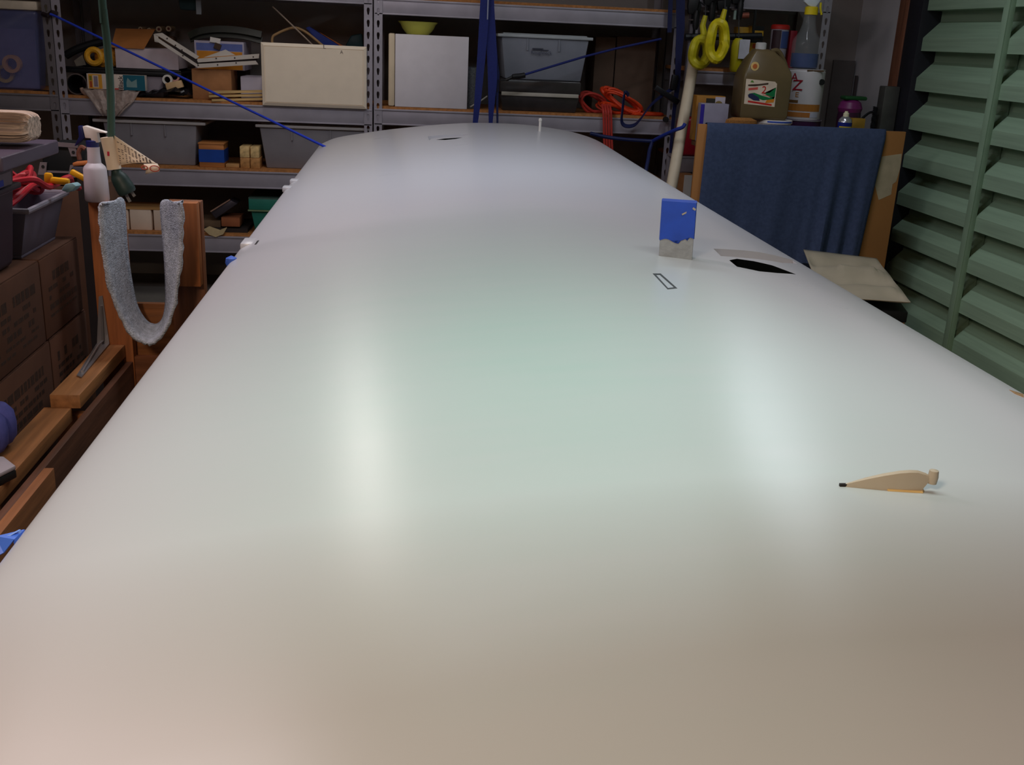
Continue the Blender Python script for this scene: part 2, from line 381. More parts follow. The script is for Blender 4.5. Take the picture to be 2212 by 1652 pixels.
# sawhorses carrying the wing
for y, lb in ((4.3, 'wooden sawhorse under the far half of the wing'), (0.9, 'wooden sawhorse under the near half of the wing')):
    t = thing('sawhorse', lb, 'sawhorse', (0.35, y, 0), 'sawhorses under the wing')
    obj('beam', MB().bx(-0.25, 0.95, y-0.045, y+0.045, 0.67, 0.755), PINEX, t, bev=0.003)
    obj('pad', MB().bx(-0.25, 0.95, y-0.05, y+0.05, 0.755, 0.780), mat((110, 116, 124), 0.95, var=0.2), t)
    for sx in (-0.15, 0.85):
        for sy in (-1, 1):
            obj('leg', MB().loft([[Vector((sx-0.045, y+sy*0.25-0.02, 0)), Vector((sx+0.045, y+sy*0.25-0.02, 0)), Vector((sx+0.045, y+sy*0.25+0.02, 0)), Vector((sx-0.045, y+sy*0.25+0.02, 0))],
                                   [Vector((sx-0.045, y+sy*0.03-0.02, 0.67)), Vector((sx+0.045, y+sy*0.03-0.02, 0.67)), Vector((sx+0.045, y+sy*0.03+0.02, 0.67)), Vector((sx-0.045, y+sy*0.03+0.02, 0.67))]]), PINEZ, t)

# ------------------------------------------------------------------ storage racks
FY = 5.90
def post_mesh(x0, x1, y, z0, z1, first, pitch=0.0612):
    mb = MB(); z = first; mb_y = y
    def cell(za, zb, hole):
        if not hole:
            mb.bx(x0, x1, y, y+0.003, za, zb); return
        cxm, czm = (x0+x1)/2, (za+zb)/2
        outer = [(x0,za),(cxm,za),(x1,za),(x1,czm),(x1,zb),(cxm,zb),(x0,zb),(x0,czm)]
        inner = [(cxm-0.004,czm-0.019),(cxm,czm-0.022),(cxm+0.004,czm-0.019),(cxm+0.008,czm+0.003),(cxm+0.006,czm+0.013),(cxm,czm+0.016),(cxm-0.006,czm+0.013),(cxm-0.008,czm+0.003)]
        vs = [(a, y, b_) for a, b_ in outer]+[(a, y, b_) for a, b_ in inner]+[(a, y+0.003, b_) for a, b_ in inner]
        fs = [(k, (k+1) % 8, 8+(k+1) % 8, 8+k) for k in range(8)]+[(8+k, 8+(k+1) % 8, 16+(k+1) % 8, 16+k) for k in range(8)]
        mb.add(vs, fs)
    zc = first
    mb.bx(x0, x1, y, y+0.003, z0, zc-pitch/2)
    while zc+pitch/2 < z1:
        cell(zc-pitch/2, zc+pitch/2, True); zc += pitch
    mb.bx(x0, x1, y, y+0.003, zc-pitch/2, z1)
    return mb
def rack(label, x0, x1, levels, pw=0.045, dark=False, side='both', zt=1.95):
    t = thing('storage_rack', label, 'shelving rack', ((x0+x1)/2, FY+0.28, 0), 'grey steel racks along the back wall')
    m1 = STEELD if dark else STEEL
    for a, inner in ((x0, 1), (x1-pw, -1)):
        mb = post_mesh(a, a+pw, FY-0.004, 0.0, zt, 0.19+0.004)
        sx = a if inner == 1 else a+pw-0.003
        mb.bx(sx, sx+0.003, FY-0.001, FY+0.035, 0.0, zt)
        obj('post', mb, m1, t)
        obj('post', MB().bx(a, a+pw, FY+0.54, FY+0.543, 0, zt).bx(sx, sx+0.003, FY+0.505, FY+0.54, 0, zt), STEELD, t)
    for k, (zb, zt_) in enumerate(levels):
        obj('beam', MB().bx(x0+0.003, x1-0.003, FY, FY+0.012, zb, zt_).bx(x0+0.003, x1-0.003, FY-0.006, FY+0.002, zt_-0.010, zt_).bx(x0+0.003, x1-0.003, FY-0.004, FY+0.002, zb, zb+0.008), m1, t, bev=0.0015)
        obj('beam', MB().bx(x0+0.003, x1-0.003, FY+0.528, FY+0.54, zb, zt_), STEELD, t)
        obj('deck', MB().bx(x0+0.006, x1-0.006, FY+0.008, FY+0.527, zt_-0.004, zt_+0.014), DECK, t)
    return t
B1, B2, B3 = 1.092, 0.735, 0.370
C1, C0z, D1 = 1.098, 1.667, 1.370
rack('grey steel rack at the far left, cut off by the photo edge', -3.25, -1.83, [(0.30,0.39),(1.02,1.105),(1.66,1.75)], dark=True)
rack('grey steel rack left of the wing, holding the cream panel', -1.826, -0.178, [(0.276,B3),(0.642,B2),(1.005,B1),(1.632,1.72)])
rack('grey steel rack behind the wing, holding the white cabinet and orange cord', -0.170, 1.512, [(0.276,B3),(0.642,B2),(1.012,C1),(1.586,C0z)])
rack('grey steel rack at the right, behind the jug and paint can', 1.555, 2.345, [(0.35,0.43),(0.80,0.88),(1.297,D1),(1.704,1.79)])
DZ = 0.0142   # deck top above the beam top

# ------------------------------------------------------------------ simple kinds of thing
def carton(px, Y, dep, label, m=CARD, name='cardboard_box', cat='box', z0=None, bev=0.003, group=None, flap=True, tape=None):
    x0, x1, za, zb = R(*px, Y); za = za if z0 is None else z0
    t = thing(name, label, cat, ((x0+x1)/2, Y+dep/2, za), group)
    obj('body', MB().bx(x0, x1, Y, Y+dep, za, zb-0.003), m, t, bev=bev)
    if flap:
        obj('flap', MB().bx(x0+0.001, x1-0.001, Y+0.001, Y+dep/2-0.001, zb-0.003, zb), m, t)
        obj('flap', MB().bx(x0+0.001, x1-0.001, Y+dep/2+0.001, Y+dep-0.001, zb-0.003, zb), m, t)
    return t, (x0, x1, za, zb)
def tote(px, Y, dep, z0, label, m, lidm, ribs=True, lid_h=0.018, over=0.02, name='storage_tote', group='grey plastic totes', sticker=None, inset=0.03):
    x0, x1, za, zb = R(*px, Y)
    t = thing(name, label, 'tote', ((x0+x1)/2, Y+dep/2, z0), group)
    a, c = x0+over, x1-over
    obj('body', MB().taper((a+inset, c-inset, Y+0.03, Y+dep-0.03), (a, c, Y+0.008, Y+dep-0.008), z0, zb-lid_h), m, t, bev=0.008, seg=2)
    lid = obj('lid', MB().bx(x0, x1, Y-0.006, Y+dep+0.006, zb-lid_h-0.004, zb-0.006).bx(x0+0.03, x1-0.03, Y+0.02, Y+dep-0.02, zb-0.008, zb), lidm, t, bev=0.006)
    if ribs:
        for u in (0.3, 0.66):
            xx = a+(c-a)*u
            obj('rib', MB().bx(xx-0.004, xx+0.004, Y+0.004, Y+0.03, zb-lid_h-0.07, zb-lid_h-0.002), m, t)
    return t, (x0, x1, z0, zb)
def bottle_spray(): pass
def ring(c, r, rr, m, label, name='tape_roll', cat='tape', group=None, axis='y', n=24, width=None):
    c = Vector(c); t = thing(name, label, cat, c-Vector((0, 0, r+rr)), group)
    wd = width or rr*1.6
    ro, ri = r+rr, r-rr*0.2
    prof = [(ri,-wd/2),(ro,-wd/2),(ro,wd/2),(ri,wd/2),(ri,-wd/2)]
    rings = []
    for q, h in prof:
        rr_ = []
        for j in range(n):
            a = 2*math.pi*j/n; u, v = q*math.cos(a), q*math.sin(a)
            rr_.append(c+Vector((u, h, v) if axis == 'y' else (u, v, h)))
        rings.append(rr_)
    obj('roll', MB().loft(rings, cap=False), m, t)
    return t

# ------------------------------------------------------------------ left rack, upper shelf (B1)
ZB = B1+DZ
# cream panel (a cabinet door with bevelled edge)
x0, x1, za, zb = R(566, 96, 792, 236, 5.885)
t = thing('cupboard_front', 'cream cabinet door leaning at the shelf edge, with two pencilled letters', 'cabinet door', ((x0+x1)/2, 5.89, B1))
CREAM = mat((242, 226, 204), 0.55, var=0.03)
def tilt(P): return [Vector((p[0], p[1], p[2])) for p in P]
zt_ = zb; zb_ = B1+0.002
f0 = [(x0,5.876,zb_),(x1,5.876,zb_),(x1,5.876,zt_),(x0,5.876,zt_)]
e = 0.016
f1 = [(x0+e,5.868,zb_+e),(x1-e,5.868,zb_+e),(x1-e,5.868,zt_-e),(x0+e,5.868,zt_-e)]
bk = [(x0,5.893,zb_),(x1,5.893,zb_),(x1,5.893,zt_),(x0,5.893,zt_)]
f2 = [(p[0], 5.8705, p[2]) for p in f1]; f3 = [(p[0]+s*0.004, 5.868, p[2]+q*0.004) for p, s, q in zip(f1, (1,-1,-1,1), (1,1,-1,-1))]
obj('panel', MB().loft([tilt(bk), tilt(f0), tilt(f1), tilt([(p[0], 5.8715, p[2]) for p in f1]), tilt([(p[0]+s*0.003, 5.8715, p[2]+q*0.003) for p, s, q in zip(f1, (1,-1,-1,1), (1,1,-1,-1))]), tilt(f3)]), CREAM, t)
for ch, px, sz in (('L', (701, 101), 0.032), ('A', (738, 113), 0.026)):
    q = aty(px[0], px[1], 5.872); q.y = 5.868-0.0006
    text(t, ch, sz, q, (math.pi/2, 0, 0), mat((120, 108, 100), 0.8))
# cartons and boxes
t, bb = carton((415,150,500,214), 5.98, 0.22, 'brown cardboard box behind the wood slats on the left rack', z0=ZB)
t, bb = carton((520,166,580,212), 6.02, 0.2, 'lavender white box partly behind the cream panel', mat((206, 200, 216), 0.6, var=0.04), 'white_box', z0=ZB)
# open carton with a raised flap
x0, x1, za, zb = R(250, 104, 336, 156, 6.04)
t = thing('open_carton', 'open carton with a brown flap raised and a pale front', 'box', ((x0+x1)/2, 6.1, za))
PALE = mat((206, 190, 196), 0.7, var=0.08)
obj('body', MB().bx(x0, x1+0.12, 6.04, 6.045, ZB+0.145, zb).bx(x0, x0+0.004, 6.045, 6.28, ZB+0.145, zb).bx(x0, x1+0.12, 6.28, 6.285, ZB+0.145, zb).bx(x1+0.116, x1+0.12, 6.045, 6.28, ZB+0.145, zb).bx(x0, x1+0.12, 6.045, 6.28, ZB+0.145, ZB+0.15), PALE, t)
q = [aty(240,102,6.03), aty(311,106,6.03), aty(335,64,6.16), aty(250,62,6.16)]
obj('flap', MB().prism(q, (0, 0.004, 0.002)), mat((176, 112, 58), 0.8), t)
# long dark tray carrying the cartons
zt_ = ZB+0.145
x0, x1, _, _ = R(141, 140, 392, 160, 6.0)
t = thing('tool_tray', 'long flat black tray under the yellow roll and the open carton', 'tray', ((x0+x1)/2, 6.15, ZB))
obj('tray', MB().bx(x0, x1, 5.985, 6.33, ZB+0.112, ZB+0.132).bx(x0, x1, 5.985, 5.992, ZB+0.132, ZB+0.144).bx(x0, x1, 6.32, 6.33, ZB+0.132, ZB+0.144), BLACK, t, bev=0.003)
for xx in (x0+0.17, x1-0.05):
    for yy in (6.22, 6.31):
        obj('foot', MB().bx(xx-0.012, xx+0.012, yy-0.012, yy+0.012, ZB, ZB+0.112), BLACK, t)
# yellow taped roll with wrapping
c = aty(203, 122, 6.05); 
t = thing('tape_roll', 'big yellow tape roll in crinkled wrapping beside the open carton', 'tape', c-Vector((0, 0, 0.05)))
YEL = mat((226, 164, 44), 0.4, var=0.2, scale=40)
obj('roll', MB().tube([c+Vector((0.036*math.cos(k*math.pi/12), 0, 0.036*math.sin(k*math.pi/12))) for k in range(24)], 0.016, 8, closed=True), YEL, t, smooth=True)
c2 = aty(228, 122, 6.075)
obj('wrapping', MB().loft([[c2+Vector((dx*s, dy, dz*s)) for dx, dz in ((-0.06,-0.055),(0.0,-0.06),(0.06,-0.05),(0.07,0.02),(0.03,0.055),(-0.02,0.04),(-0.06,0.03))] for dy, s in ((-0.02,0.55),(0.0,0.95),(0.05,1.0),(0.09,0.7))]), mat((206, 140, 44), 0.35, var=0.4, scale=60, bump=0.5), t)
obj('wrapping', MB().loft([[aty(x, y, 6.04+d) for x, y in ((160,131),(178,118),(186,140),(165,143))] for d in (0, 0.03)]), mat((150, 140, 126), 0.3, var=0.3, alpha=0.6), t)
# black curved hose behind
P = spline([aty(142,120,6.2), aty(165,107,6.2), aty(200,95,6.22), aty(230,88,6.24)])
tag(obj('black_hose', MB().tube(P, 0.022, 10), RUB, smooth=True), 'thick black hose arching behind the yellow tape roll', 'hose')
# black round tub at the left end
c = aty(166, 176, 5.95)
t = thing('duct_pipe', 'black plastic pipe end with a grey rim at the left end of the shelf', 'pipe', (c.x, 6.05, ZB))
obj('pipe', MB().lathe([(0.048,0.0),(0.052,0.0),(0.052,0.26),(0.046,0.26),(0.046,0.01),(0.048,0.0)], (c.x, 5.95, ZB+0.053), 24, 'y', False), BLACK, t, smooth=True)
obj('rim', MB().lathe([(0.050,-0.004),(0.055,-0.004),(0.055,0.008),(0.050,0.008),(0.050,-0.004)], (c.x, 5.945, ZB+0.0555), 24, 'y', False), mat((96, 84, 80), 0.6), t, smooth=True)
# long box with yellow, white and teal ends
x0, x1, za, zb = R(188, 161, 313, 193, 5.93)
zl = ZB+0.035
t = thing('parts_box', 'narrow box with orange, white and teal print lying on the plastic bag', 'box', ((x0+x1)/2, 5.98, zl))
bxm = mat((224, 208, 196), 0.5, var=0.03)
def strip(parent, u0, u1, v0, v1, m, name='print', yy=5.9293):
    return obj(name, MB().bx(x0+(x1-x0)*u0, x0+(x1-x0)*u1, yy, yy+0.0006, zl+(zb-zl)*v0, zl+(zb-zl)*v1), m, parent)
obj('body', MB().bx(x0, x1, 5.93, 5.98, zl, zb), bxm, t, bev=0.0015)
OR = mat((226, 160, 50), 0.5, var=0.08); TEAL = mat((20, 96, 116), 0.5, var=0.06); GRY = mat((140, 124, 138), 0.6)
strip(t, 0.03, 0.10, 0.03, 0.97, OR); strip(t, 0.20, 0.26, 0.03, 0.97, OR); strip(t, 0.10, 0.20, 0.90, 0.97, OR); strip(t, 0.10, 0.20, 0.03, 0.10, OR)
strip(t, 0.12, 0.185, 0.16, 0.84, GRY); strip(t, 0.045, 0.085, 0.1, 0.5, mat((176, 70, 30), 0.6), yy=5.929); strip(t, 0.045, 0.085, 0.55, 0.85, mat((120, 124, 40), 0.6), yy=5.929)
strip(t, 0.625, 1.0, 0.0, 1.0, TEAL)
strip(t, 0.47, 0.54, 0.02, 0.10, mat((190, 50, 44), 0.6))
lt = mat((120, 150, 150), 0.6)
xa, xb = x0+(x1-x0)*0.68, x0+(x1-x0)*0.86; zq = lambda v: zl+(zb-zl)*v
obj('emblem', MB().prism([(xa,5.9288,zq(.2)),(xb,5.9288,zq(.2)),(xb,5.9288,zq(.75)),(xa+(xb-xa)*.5,5.9288,zq(.55)),(xa+(xb-xa)*.12,5.9288,zq(.82)),(xa,5.9288,zq(.5))], (0, .0005, 0)), lt, t)
text(t, 'Black', (zb-zl)*0.42, (x0+(x1-x0)*0.585, 5.9285, zq(0.48)), (math.pi/2, -math.pi/2, 0), mat((60, 50, 50), 0.7))
# grey panel box behind it, to the right
t, bb = carton((313,164,352,204), 6.0, 0.12, 'grey box to the right of the teal printed box', mat((146, 136, 146), 0.7, var=0.08), 'grey_box', z0=ZB, flap=False)
# plastic bag draped over the beam
bagm = mat((196, 176, 166), 0.25, var=0.25, scale=30, bump=0.6, bscale=60, alpha=0.55)
rows = []
for i, (yy, zz_, pxa, pxb) in enumerate(((6.02, ZB+0.033, 182, 300), (5.95, ZB+0.034, 180, 302), (5.900, ZB+0.032, 178, 302), (5.876, B1-0.01, 200, 290), (5.872, B1-0.05, 212, 270), (5.872, B1-0.082, 222, 256))):
    xa, xb = aty(pxa, 205, 5.9).x, aty(pxb, 205, 5.9).x
    rows.append([Vector((xa+(xb-xa)*k/14, yy+0.006*math.sin(k*2.1+i*1.3), zz_+0.005*math.sin(k*1.7+i))) for k in range(15)])
tag(obj('plastic_bag', MB().grid(rows), bagm, smooth=True, solid=0.002), 'crumpled clear plastic bag draped over the beam below the printed box', 'bag')
t = thing('bag_roll', 'dull rolled cloth poking out below the orange printed box end', 'cloth', aty(186, 196, 5.93))
obj('roll', MB().tube(spline([aty(176,190,5.935), aty(180,199,5.93), aty(192,205,5.93), aty(225,207,5.935)], 4), 0.010, 8), mat((176, 146, 130), 0.8), t, smooth=True)
# little rolls and card of tape
c = aty(362, 172, 5.97)
ring((c.x, 5.97, c.z), 0.018, 0.008, WHITEP, 'white narrow tape roll leaning right of the grey box', group=None, width=0.02)
c = aty(377, 165, 6.0)
ring((c.x, 6.0, c.z), 0.02, 0.008, mat((200, 150, 140), 0.5), 'pinkish tape roll behind the white one', width=0.02)
q = [aty(356,180,5.955), aty(390,173,5.955), aty(396,188,5.95), aty(361,198,5.95)]
tag(obj('tape_packet', MB().prism(q, (0, 0.03, 0)), mat((214, 176, 130), 0.6, var=0.15), bev=0.003), 'tan packet below the small tape rolls', 'packet')
# black bag
P = [aty(300,208,5.94), aty(340,202,5.94), aty(380,198,5.95), aty(412,206,5.96)]
t = thing('black_bag', 'crinkled black plastic bag lying flat on the shelf below the tape rolls', 'bag', aty(355,210,5.95))
obj('bag', MB().loft([[p+Vector((0, dy, dz)) for dy, dz in ((-0.03,0.002),(0.0,0.018*s),(0.05,0.02*s),(0.1,0.002),(0.04,0.0))] for p, s in zip(spline(P, 4), [0.3,1,0.6,1.2,0.8,1.3,0.7,1,1.4,0.8,1.2,0.9,0.3])]), mat((24, 24, 28), 0.25, bump=0.5, bscale=40), t)
obj('clasp', MB().cbx(aty(394, 198, 5.93), 0.022, 0.006, 0.008, (0, -0.5, 0)), mat((190, 196, 200), 0.3, 0.6), t)
# wood slats
for k, (a, b_, hgt) in enumerate((((452,199),(575,197),0.0), ((452,207),(575,205),0.0), ((458,216),(575,213),0.0))):
    A, B_ = aty(*a, 5.93-0.004*k), aty(*b_, 5.955)
    tag(obj('wood_stick', MB().strap([A, B_], 0.045, 0.012, (0, 1, 0.02)), wood((214, 178, 118), 'x')), ('upper', 'middle', 'lowest')[k]+' of the pale wood slats stacked beside the cream panel', 'slat', 'pale wood slats by the cream panel')
# bent white rail assembly
t = thing('track_rail', 'bent white metal rail with holes lying across the boxes', 'rail', aty(425,140,5.93))
RAIL = mat((214, 206, 196), 0.4, 0.2, 0.05)
def flat(pts, Y, m, name, parent, d=0.006): return obj(name, MB().prism([aty(x, y, Y) for x, y in pts], (0, d, 0)), m, parent)
flat([(334,73),(350,71),(430,122),(424,128)], 5.95, RAIL, 'upper_strip', t); flat([(334,86),(338,80),(428,140),(428,147)], 5.95, RAIL, 'lower_strip', t)
flat([(332,74),(342,72),(342,92),(334,90)], 5.953, RAIL, 'end_plate', t)
flat([(424,127),(560,116),(559,126),(428,135)], 5.95, RAIL, 'upper_strip', t); flat([(428,138),(552,131),(558,139),(428,147)], 5.95, RAIL, 'lower_strip', t)
flat([(440,124),(487,107),(508,119)], 5.957, RAIL, 'gusset', t)
flat([(340,82),(430,130),(556,126),(556,134),(428,141),(340,90)], 5.965, mat((60, 50, 50), 0.6), 'channel', t)
for x, y in ((361,83),(393,108),(379,98),(395,120),(425,128),(467,126),(507,125),(547,123),(428,141),(470,140),(510,136)):
    q = aty(x, y, 5.948); obj('rivet', MB().lathe([(0.004,-0.001),(0.004,0.002)], q, 8, 'y'), mat((70, 60, 56), 0.5), t)
# blue and orange carton
x0, x1, za, zb = R(420, 89, 527, 124, 6.06)
t = thing('game_box', 'box with a blue upper band and an orange lower band behind the bent rail', 'box', ((x0+x1)/2, 6.12, za))
obj('body', MB().bx(x0, x1, 6.06, 6.34, ZB+0.155, zb), mat((176, 168, 186), 0.5), t, bev=0.002)
obj('print', MB().bx(x0+.01, x1-.008, 6.059, 6.06, zb-0.05, zb-0.012), mat((92, 106, 170), 0.5), t); obj('print', MB().bx(x0+.012, x1-.01, 6.059, 6.06, ZB+0.157, zb-0.053), mat((206, 134, 34), 0.5), t)
obj('sticker', MB().cbx(aty(465, 87, 6.05), 0.055, 0.004, 0.026, (0, 0.15, 0)), WHITEP, t)
obj('clip', MB().cbx(aty(470, 100, 6.052), 0.035, 0.008, 0.03, (0, 0.4, 0)), mat((70, 50, 34), 0.5), t)
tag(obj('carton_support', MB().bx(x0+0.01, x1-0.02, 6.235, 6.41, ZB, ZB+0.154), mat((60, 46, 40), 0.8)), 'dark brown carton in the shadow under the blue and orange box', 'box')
# black curved trim strips
for k, pts in enumerate((((408,78),(430,68),(470,63),(520,66),(565,75)), ((410,84),(440,76),(480,74),(525,78),(566,88)))):
    tag(obj('trim_strip', MB().strap(spline([aty(x, y, 6.1+0.02*k) for x, y in pts], 6), 0.035, 0.012, (0, 0.3, 1)), mat((40, 42, 32), 0.4, var=0.1)), ('upper' if k == 0 else 'lower')+' of two black bowed strips above the blue and orange box', 'strip', 'black bowed strips')
# white tube ends
for k, (x, y, r) in enumerate(((303,62,.011), (343,63,.016), (364,62,.015), (322,64,.010))):
    c = aty(x, y, 6.34); t = thing('paper_tube', ('leftmost', 'third from left', 'rightmost', 'second from left')[k]+' of the pale tube ends above the open carton', 'tube', c, 'pale tubes above the open carton')
    obj('tube', MB().lathe([(r*.5,0.0),(r,0.0),(r,0.12),(r*.5,0.12),(r*.5,0.0)], c, 14, 'y', False), mat((206, 184, 150), 0.7), t, smooth=True)
    obj('core', MB().lathe([(r*.5,0.003),(r*.5,0.02)], c, 10, 'y'), mat((110, 50, 40), 0.7), t)
tag(obj('cloth_stack', MB().bx(*[aty(296,75,6.3).x, aty(372,75,6.3).x], 6.335, 6.42, ZB, aty(330,72,6.34).z-.012), mat((110, 80, 60), 0.8), bev=0.01), 'brown bundle under the pale tube ends', 'bundle')
# teal fabric hanging from above
t = thing('hanging_bag', 'dark teal fabric bag with a grey strap hanging at the top of the left rack', 'bag', aty(405, 28, 6.0))
x0, x1, za, zb = R(382, -40, 428, 22, 6.0)
obj('bag', MB().taper((x0+.01,x1-.01,6.0,6.1),(x0,x1,5.98,6.14),za,1.708), mat((34, 52, 54), 0.9, var=0.15), t, bev=0.01)
x0, x1, za, zb = R(424, -40, 435, 31, 5.99)
obj('strap', MB().bx(x0, x1, 5.97, 5.975, za, 1.708), mat((110, 112, 116), 0.7), t)
# stick, wire frame, blue folder
tag(obj('thin_rod', MB().tube([aty(589,14,6.0), aty(660,82,6.0), aty(690,112,6.02)], 0.004, 6), mat((170, 150, 134), 0.5)), 'thin pale rod slanting up behind the cream panel', 'rod')
tag(obj('bent_loop', MB().tube(spline([aty(592,120,6.05), aty(588,84,6.05), aty(600,72,6.05), aty(632,60,6.05), aty(655,66,6.05), aty(680,84,6.05), aty(712,112,6.05)]), 0.007, 8), mat((176, 140, 96), 0.6), smooth=True), 'tan bent loop rising behind the cream panel', 'frame')
q = [aty(660,60,6.1), aty(668,57,6.1), aty(735,100,6.1), aty(712,118,6.1)]
tag(obj('blue_folder', MB().prism(q, (0, 0.05, 0)), mat((30, 52, 140), 0.6), bev=0.003), 'dark blue folder leaning behind the cream panel', 'folder')
tag(obj('orange_strip', MB().strap([aty(690,72,6.16), aty(760,112,6.16)], 0.012, 0.01, (0, 0, 1)), mat((190, 100, 40), 0.6)), 'orange strip just above the dark blue folder', 'strip')
q = [aty(745,100,6.2), aty(758,76,6.2), aty(782,72,6.2), aty(786,112,6.2)]
tag(obj('green_bottle', MB().loft([[p+Vector((0, d, 0)) for p in q] for d in (0, 0.08)]), mat((24, 62, 66), 0.5), bev=0.01), 'dark green shape behind the right corner of the cream panel', 'bottle')

# ------------------------------------------------------------------ left rack, middle shelf (B2)
ZM = B2+DZ
TOTE = mat((138, 134, 140), 0.5, var=0.06); TLID = mat((200, 194, 192), 0.45, var=0.05)
tote((204,258,446,362), 5.93, 0.42, ZM, 'grey lidded tote on the middle shelf behind the hanging green cord', TOTE, TLID, over=.05, inset=.02)
tote((553,270,800,362), 5.93, 0.42, ZM, 'grey lidded tote whose right half hides behind the wing', TOTE, TLID)
x0, x1, za, zb = R(430, 312, 484, 364, 5.915)
t = thing('plywood_box', 'small plywood box with a wide blue band on the middle shelf', 'box', ((x0+x1)/2, 6.0, ZM))
obj('body', MB().bx(x0, x1, 5.915, 6.06, ZM, zb), wood((184, 116, 60), 'x'), t, bev=0.002)
obj('lid', MB().bx(x0-.003, x1+.003, 5.912, 6.063, zb, zb+0.008), wood((200, 132, 74), 'x'), t, bev=0.002)
obj('blue_band', MB().bx(x0-.001, x1+.001, 5.9135, 6.061, ZM+(zb-ZM)*0.22, ZM+(zb-ZM)*0.78), mat((22, 70, 160), 0.5), t)
for k, (px, nmz) in enumerate(((( 518,320,539,343), 'upper left'), ((541,320,560,343), 'upper right'), ((519,344,540,367), 'lower left'), ((541,344,562,367), 'lower right'))):
    x0, x1, za, zb = R(*px, 5.92); za = ZM if k > 1 else ZM+0.058; zb = ZM+0.057 if k > 1 else ZM+0.118
    tag(obj('wood_block', MB().bx(x0, x1-.001, 5.92, 6.05, za, zb), wood((222, 188, 130) if k < 2 else (190, 136, 80), 'y'), bev=0.003), nmz+' pale wood block in the little stack of four', 'wood block', 'stack of four wood blocks')
tag(obj('wood_offcut', MB().bx(aty(488,366,5.93).x, aty(517,366,5.93).x, 5.93, 5.99, ZM, ZM+0.018), PINEX, bev=0.002), 'flat wood offcut lying left of the four wood blocks', 'offcut')

# ------------------------------------------------------------------ left rack, bottom shelf (B3)
ZL = B3+DZ
for k, (px, nmz) in enumerate((((250,453,277,494), 'leftmost'), ((281,453,327,494), 'middle'), ((332,453,372,494), 'rightmost'))):
    carton(px, 5.95, 0.2, nmz+' cream box of the three seen through the carpet sling', mat((226, 204, 184), 0.6, var=0.05), 'cream_box', z0=ZL, group='cream boxes on the bottom shelf')
tag(obj('flat_board', MB().bx(aty(255,450,5.96).x, aty(350,450,5.96).x, 5.95, 6.15, ZL+0.115, ZL+0.125), PINEX), 'thin board lying on top of the cream boxes', 'board')
q = [aty(455,458,5.95), aty(497,432,5.95), aty(513,440,5.95), aty(466,472,5.95)]
t = thing('metal_channel', 'dark metal channel tipped up on the bottom shelf', 'channel', aty(480,470,5.95))
obj('channel', MB().prism(q, (0, 0.14, 0)), mat((74, 68, 76), 0.35, 0.5), t, bev=0.003)
obj('lip', MB().tube([aty(455,457,5.945), aty(497,431,5.945)], 0.004, 6), mat((200, 160, 140), 0.3, 0.5), t)
t, bb = carton((478,470,518,490), 5.96, 0.16, 'little brown carton under the tipped metal channel', mat((150, 88, 54), 0.8), z0=ZL+0.03)
x0, x1, za, zb = R(424, 474, 478, 492, 6.0)
tag(obj('flat_carton', MB().bx(x0, x1, 5.98, 6.2, ZL+0.02, ZL+0.06), mat((110, 88, 66), 0.8), bev=0.004), 'flat tan carton left of the little brown carton', 'box')
tag(obj('shelf_tray', MB().bx(aty(424,500,5.95).x, aty(535,500,5.95).x, 5.945, 6.3, ZL, ZL+0.02), mat((44, 36, 34), 0.8)), 'dark tray under the cartons beside the teal tote', 'tray')
q = [aty(440,496,5.89), aty(452,490,5.9), aty(475,498,5.9), aty(490,492,5.9), aty(482,506,5.885), aty(466,512,5.885), aty(452,507,5.885)]
tag(obj('folded_paper', MB().prism(q, (0, 0.006, 0.003)), mat((176, 156, 118), 0.8, var=0.15)), 'folded tan paper hanging over the bottom shelf edge', 'paper')
x0, x1, za, zb = R(538, 426, 690, 512, 5.93)
t = thing('storage_tote', 'teal green tote at the right end of the bottom shelf, beside the wing', 'tote', ((x0+x1)/2, 6.1, ZL))
TG = mat((40, 120, 104), 0.45, var=0.06)
obj('body', MB().taper((x0+.03,x1-.03,5.95,6.35),(x0+.01,x1-.01,5.935,6.37),ZL,zb-0.075), TG, t, bev=0.006)
obj('lid', MB().bx(x0, x1, 5.925, 6.38, zb-0.075, zb-0.012), TG, t, bev=0.005)
obj('rim', MB().bx(x0-.004, x1+.004, 5.92, 6.385, zb-0.082, zb-0.075), mat((120, 140, 104), 0.5), t); obj('rim', MB().bx(x0, x1, 5.925, 6.38, zb-0.012, zb-.006), mat((70, 96, 88), 0.5), t)

# ------------------------------------------------------------------ rack behind the wing (C1)
ZC = C1+DZ
x0, x1, za, zb = R(839, 76, 1011, 232, 5.905)
t = thing('cabinet', 'white cupboard box with a cream left edge on the rack behind the wing', 'cabinet', ((x0+x1)/2, 6.05, ZC))
obj('body', MB().bx(x0+0.036, x1, 5.905, 6.3, ZC, zb), mat((228, 222, 228), 0.5, var=0.03), t, bev=0.003)
obj('door', MB().bx(x0, x0+0.034, 5.902, 6.3, ZC+0.002, zb+0.002), mat((226, 206, 176), 0.5, var=0.04), t, bev=0.008, label='cream door edge')
c = aty(903, 76, 6.0)
t = thing('bowl', 'yellow green plastic bowl standing on the white cupboard box', 'bowl', (c.x, 6.05, zb))
obj('bowl', MB().lathe([(0.001,0.0),(0.06,0.0),(0.07,0.010),(0.086,0.03),(0.096,0.052),(0.107,0.062),(0.109,0.066),(0.104,0.067),(0.092,0.056),(0.078,0.026),(0.058,0.012),(0.001,0.01)], (c.x, 6.05, zb+.001), 28), mat((196, 196, 84), 0.4, var=0.05), t, smooth=True)
c = aty(1019, 172, 6.0)
t = thing('wire_roll', 'grey mesh roll standing between the white cupboard box and the blue straps', 'roll', (c.x, 6.05, ZC))
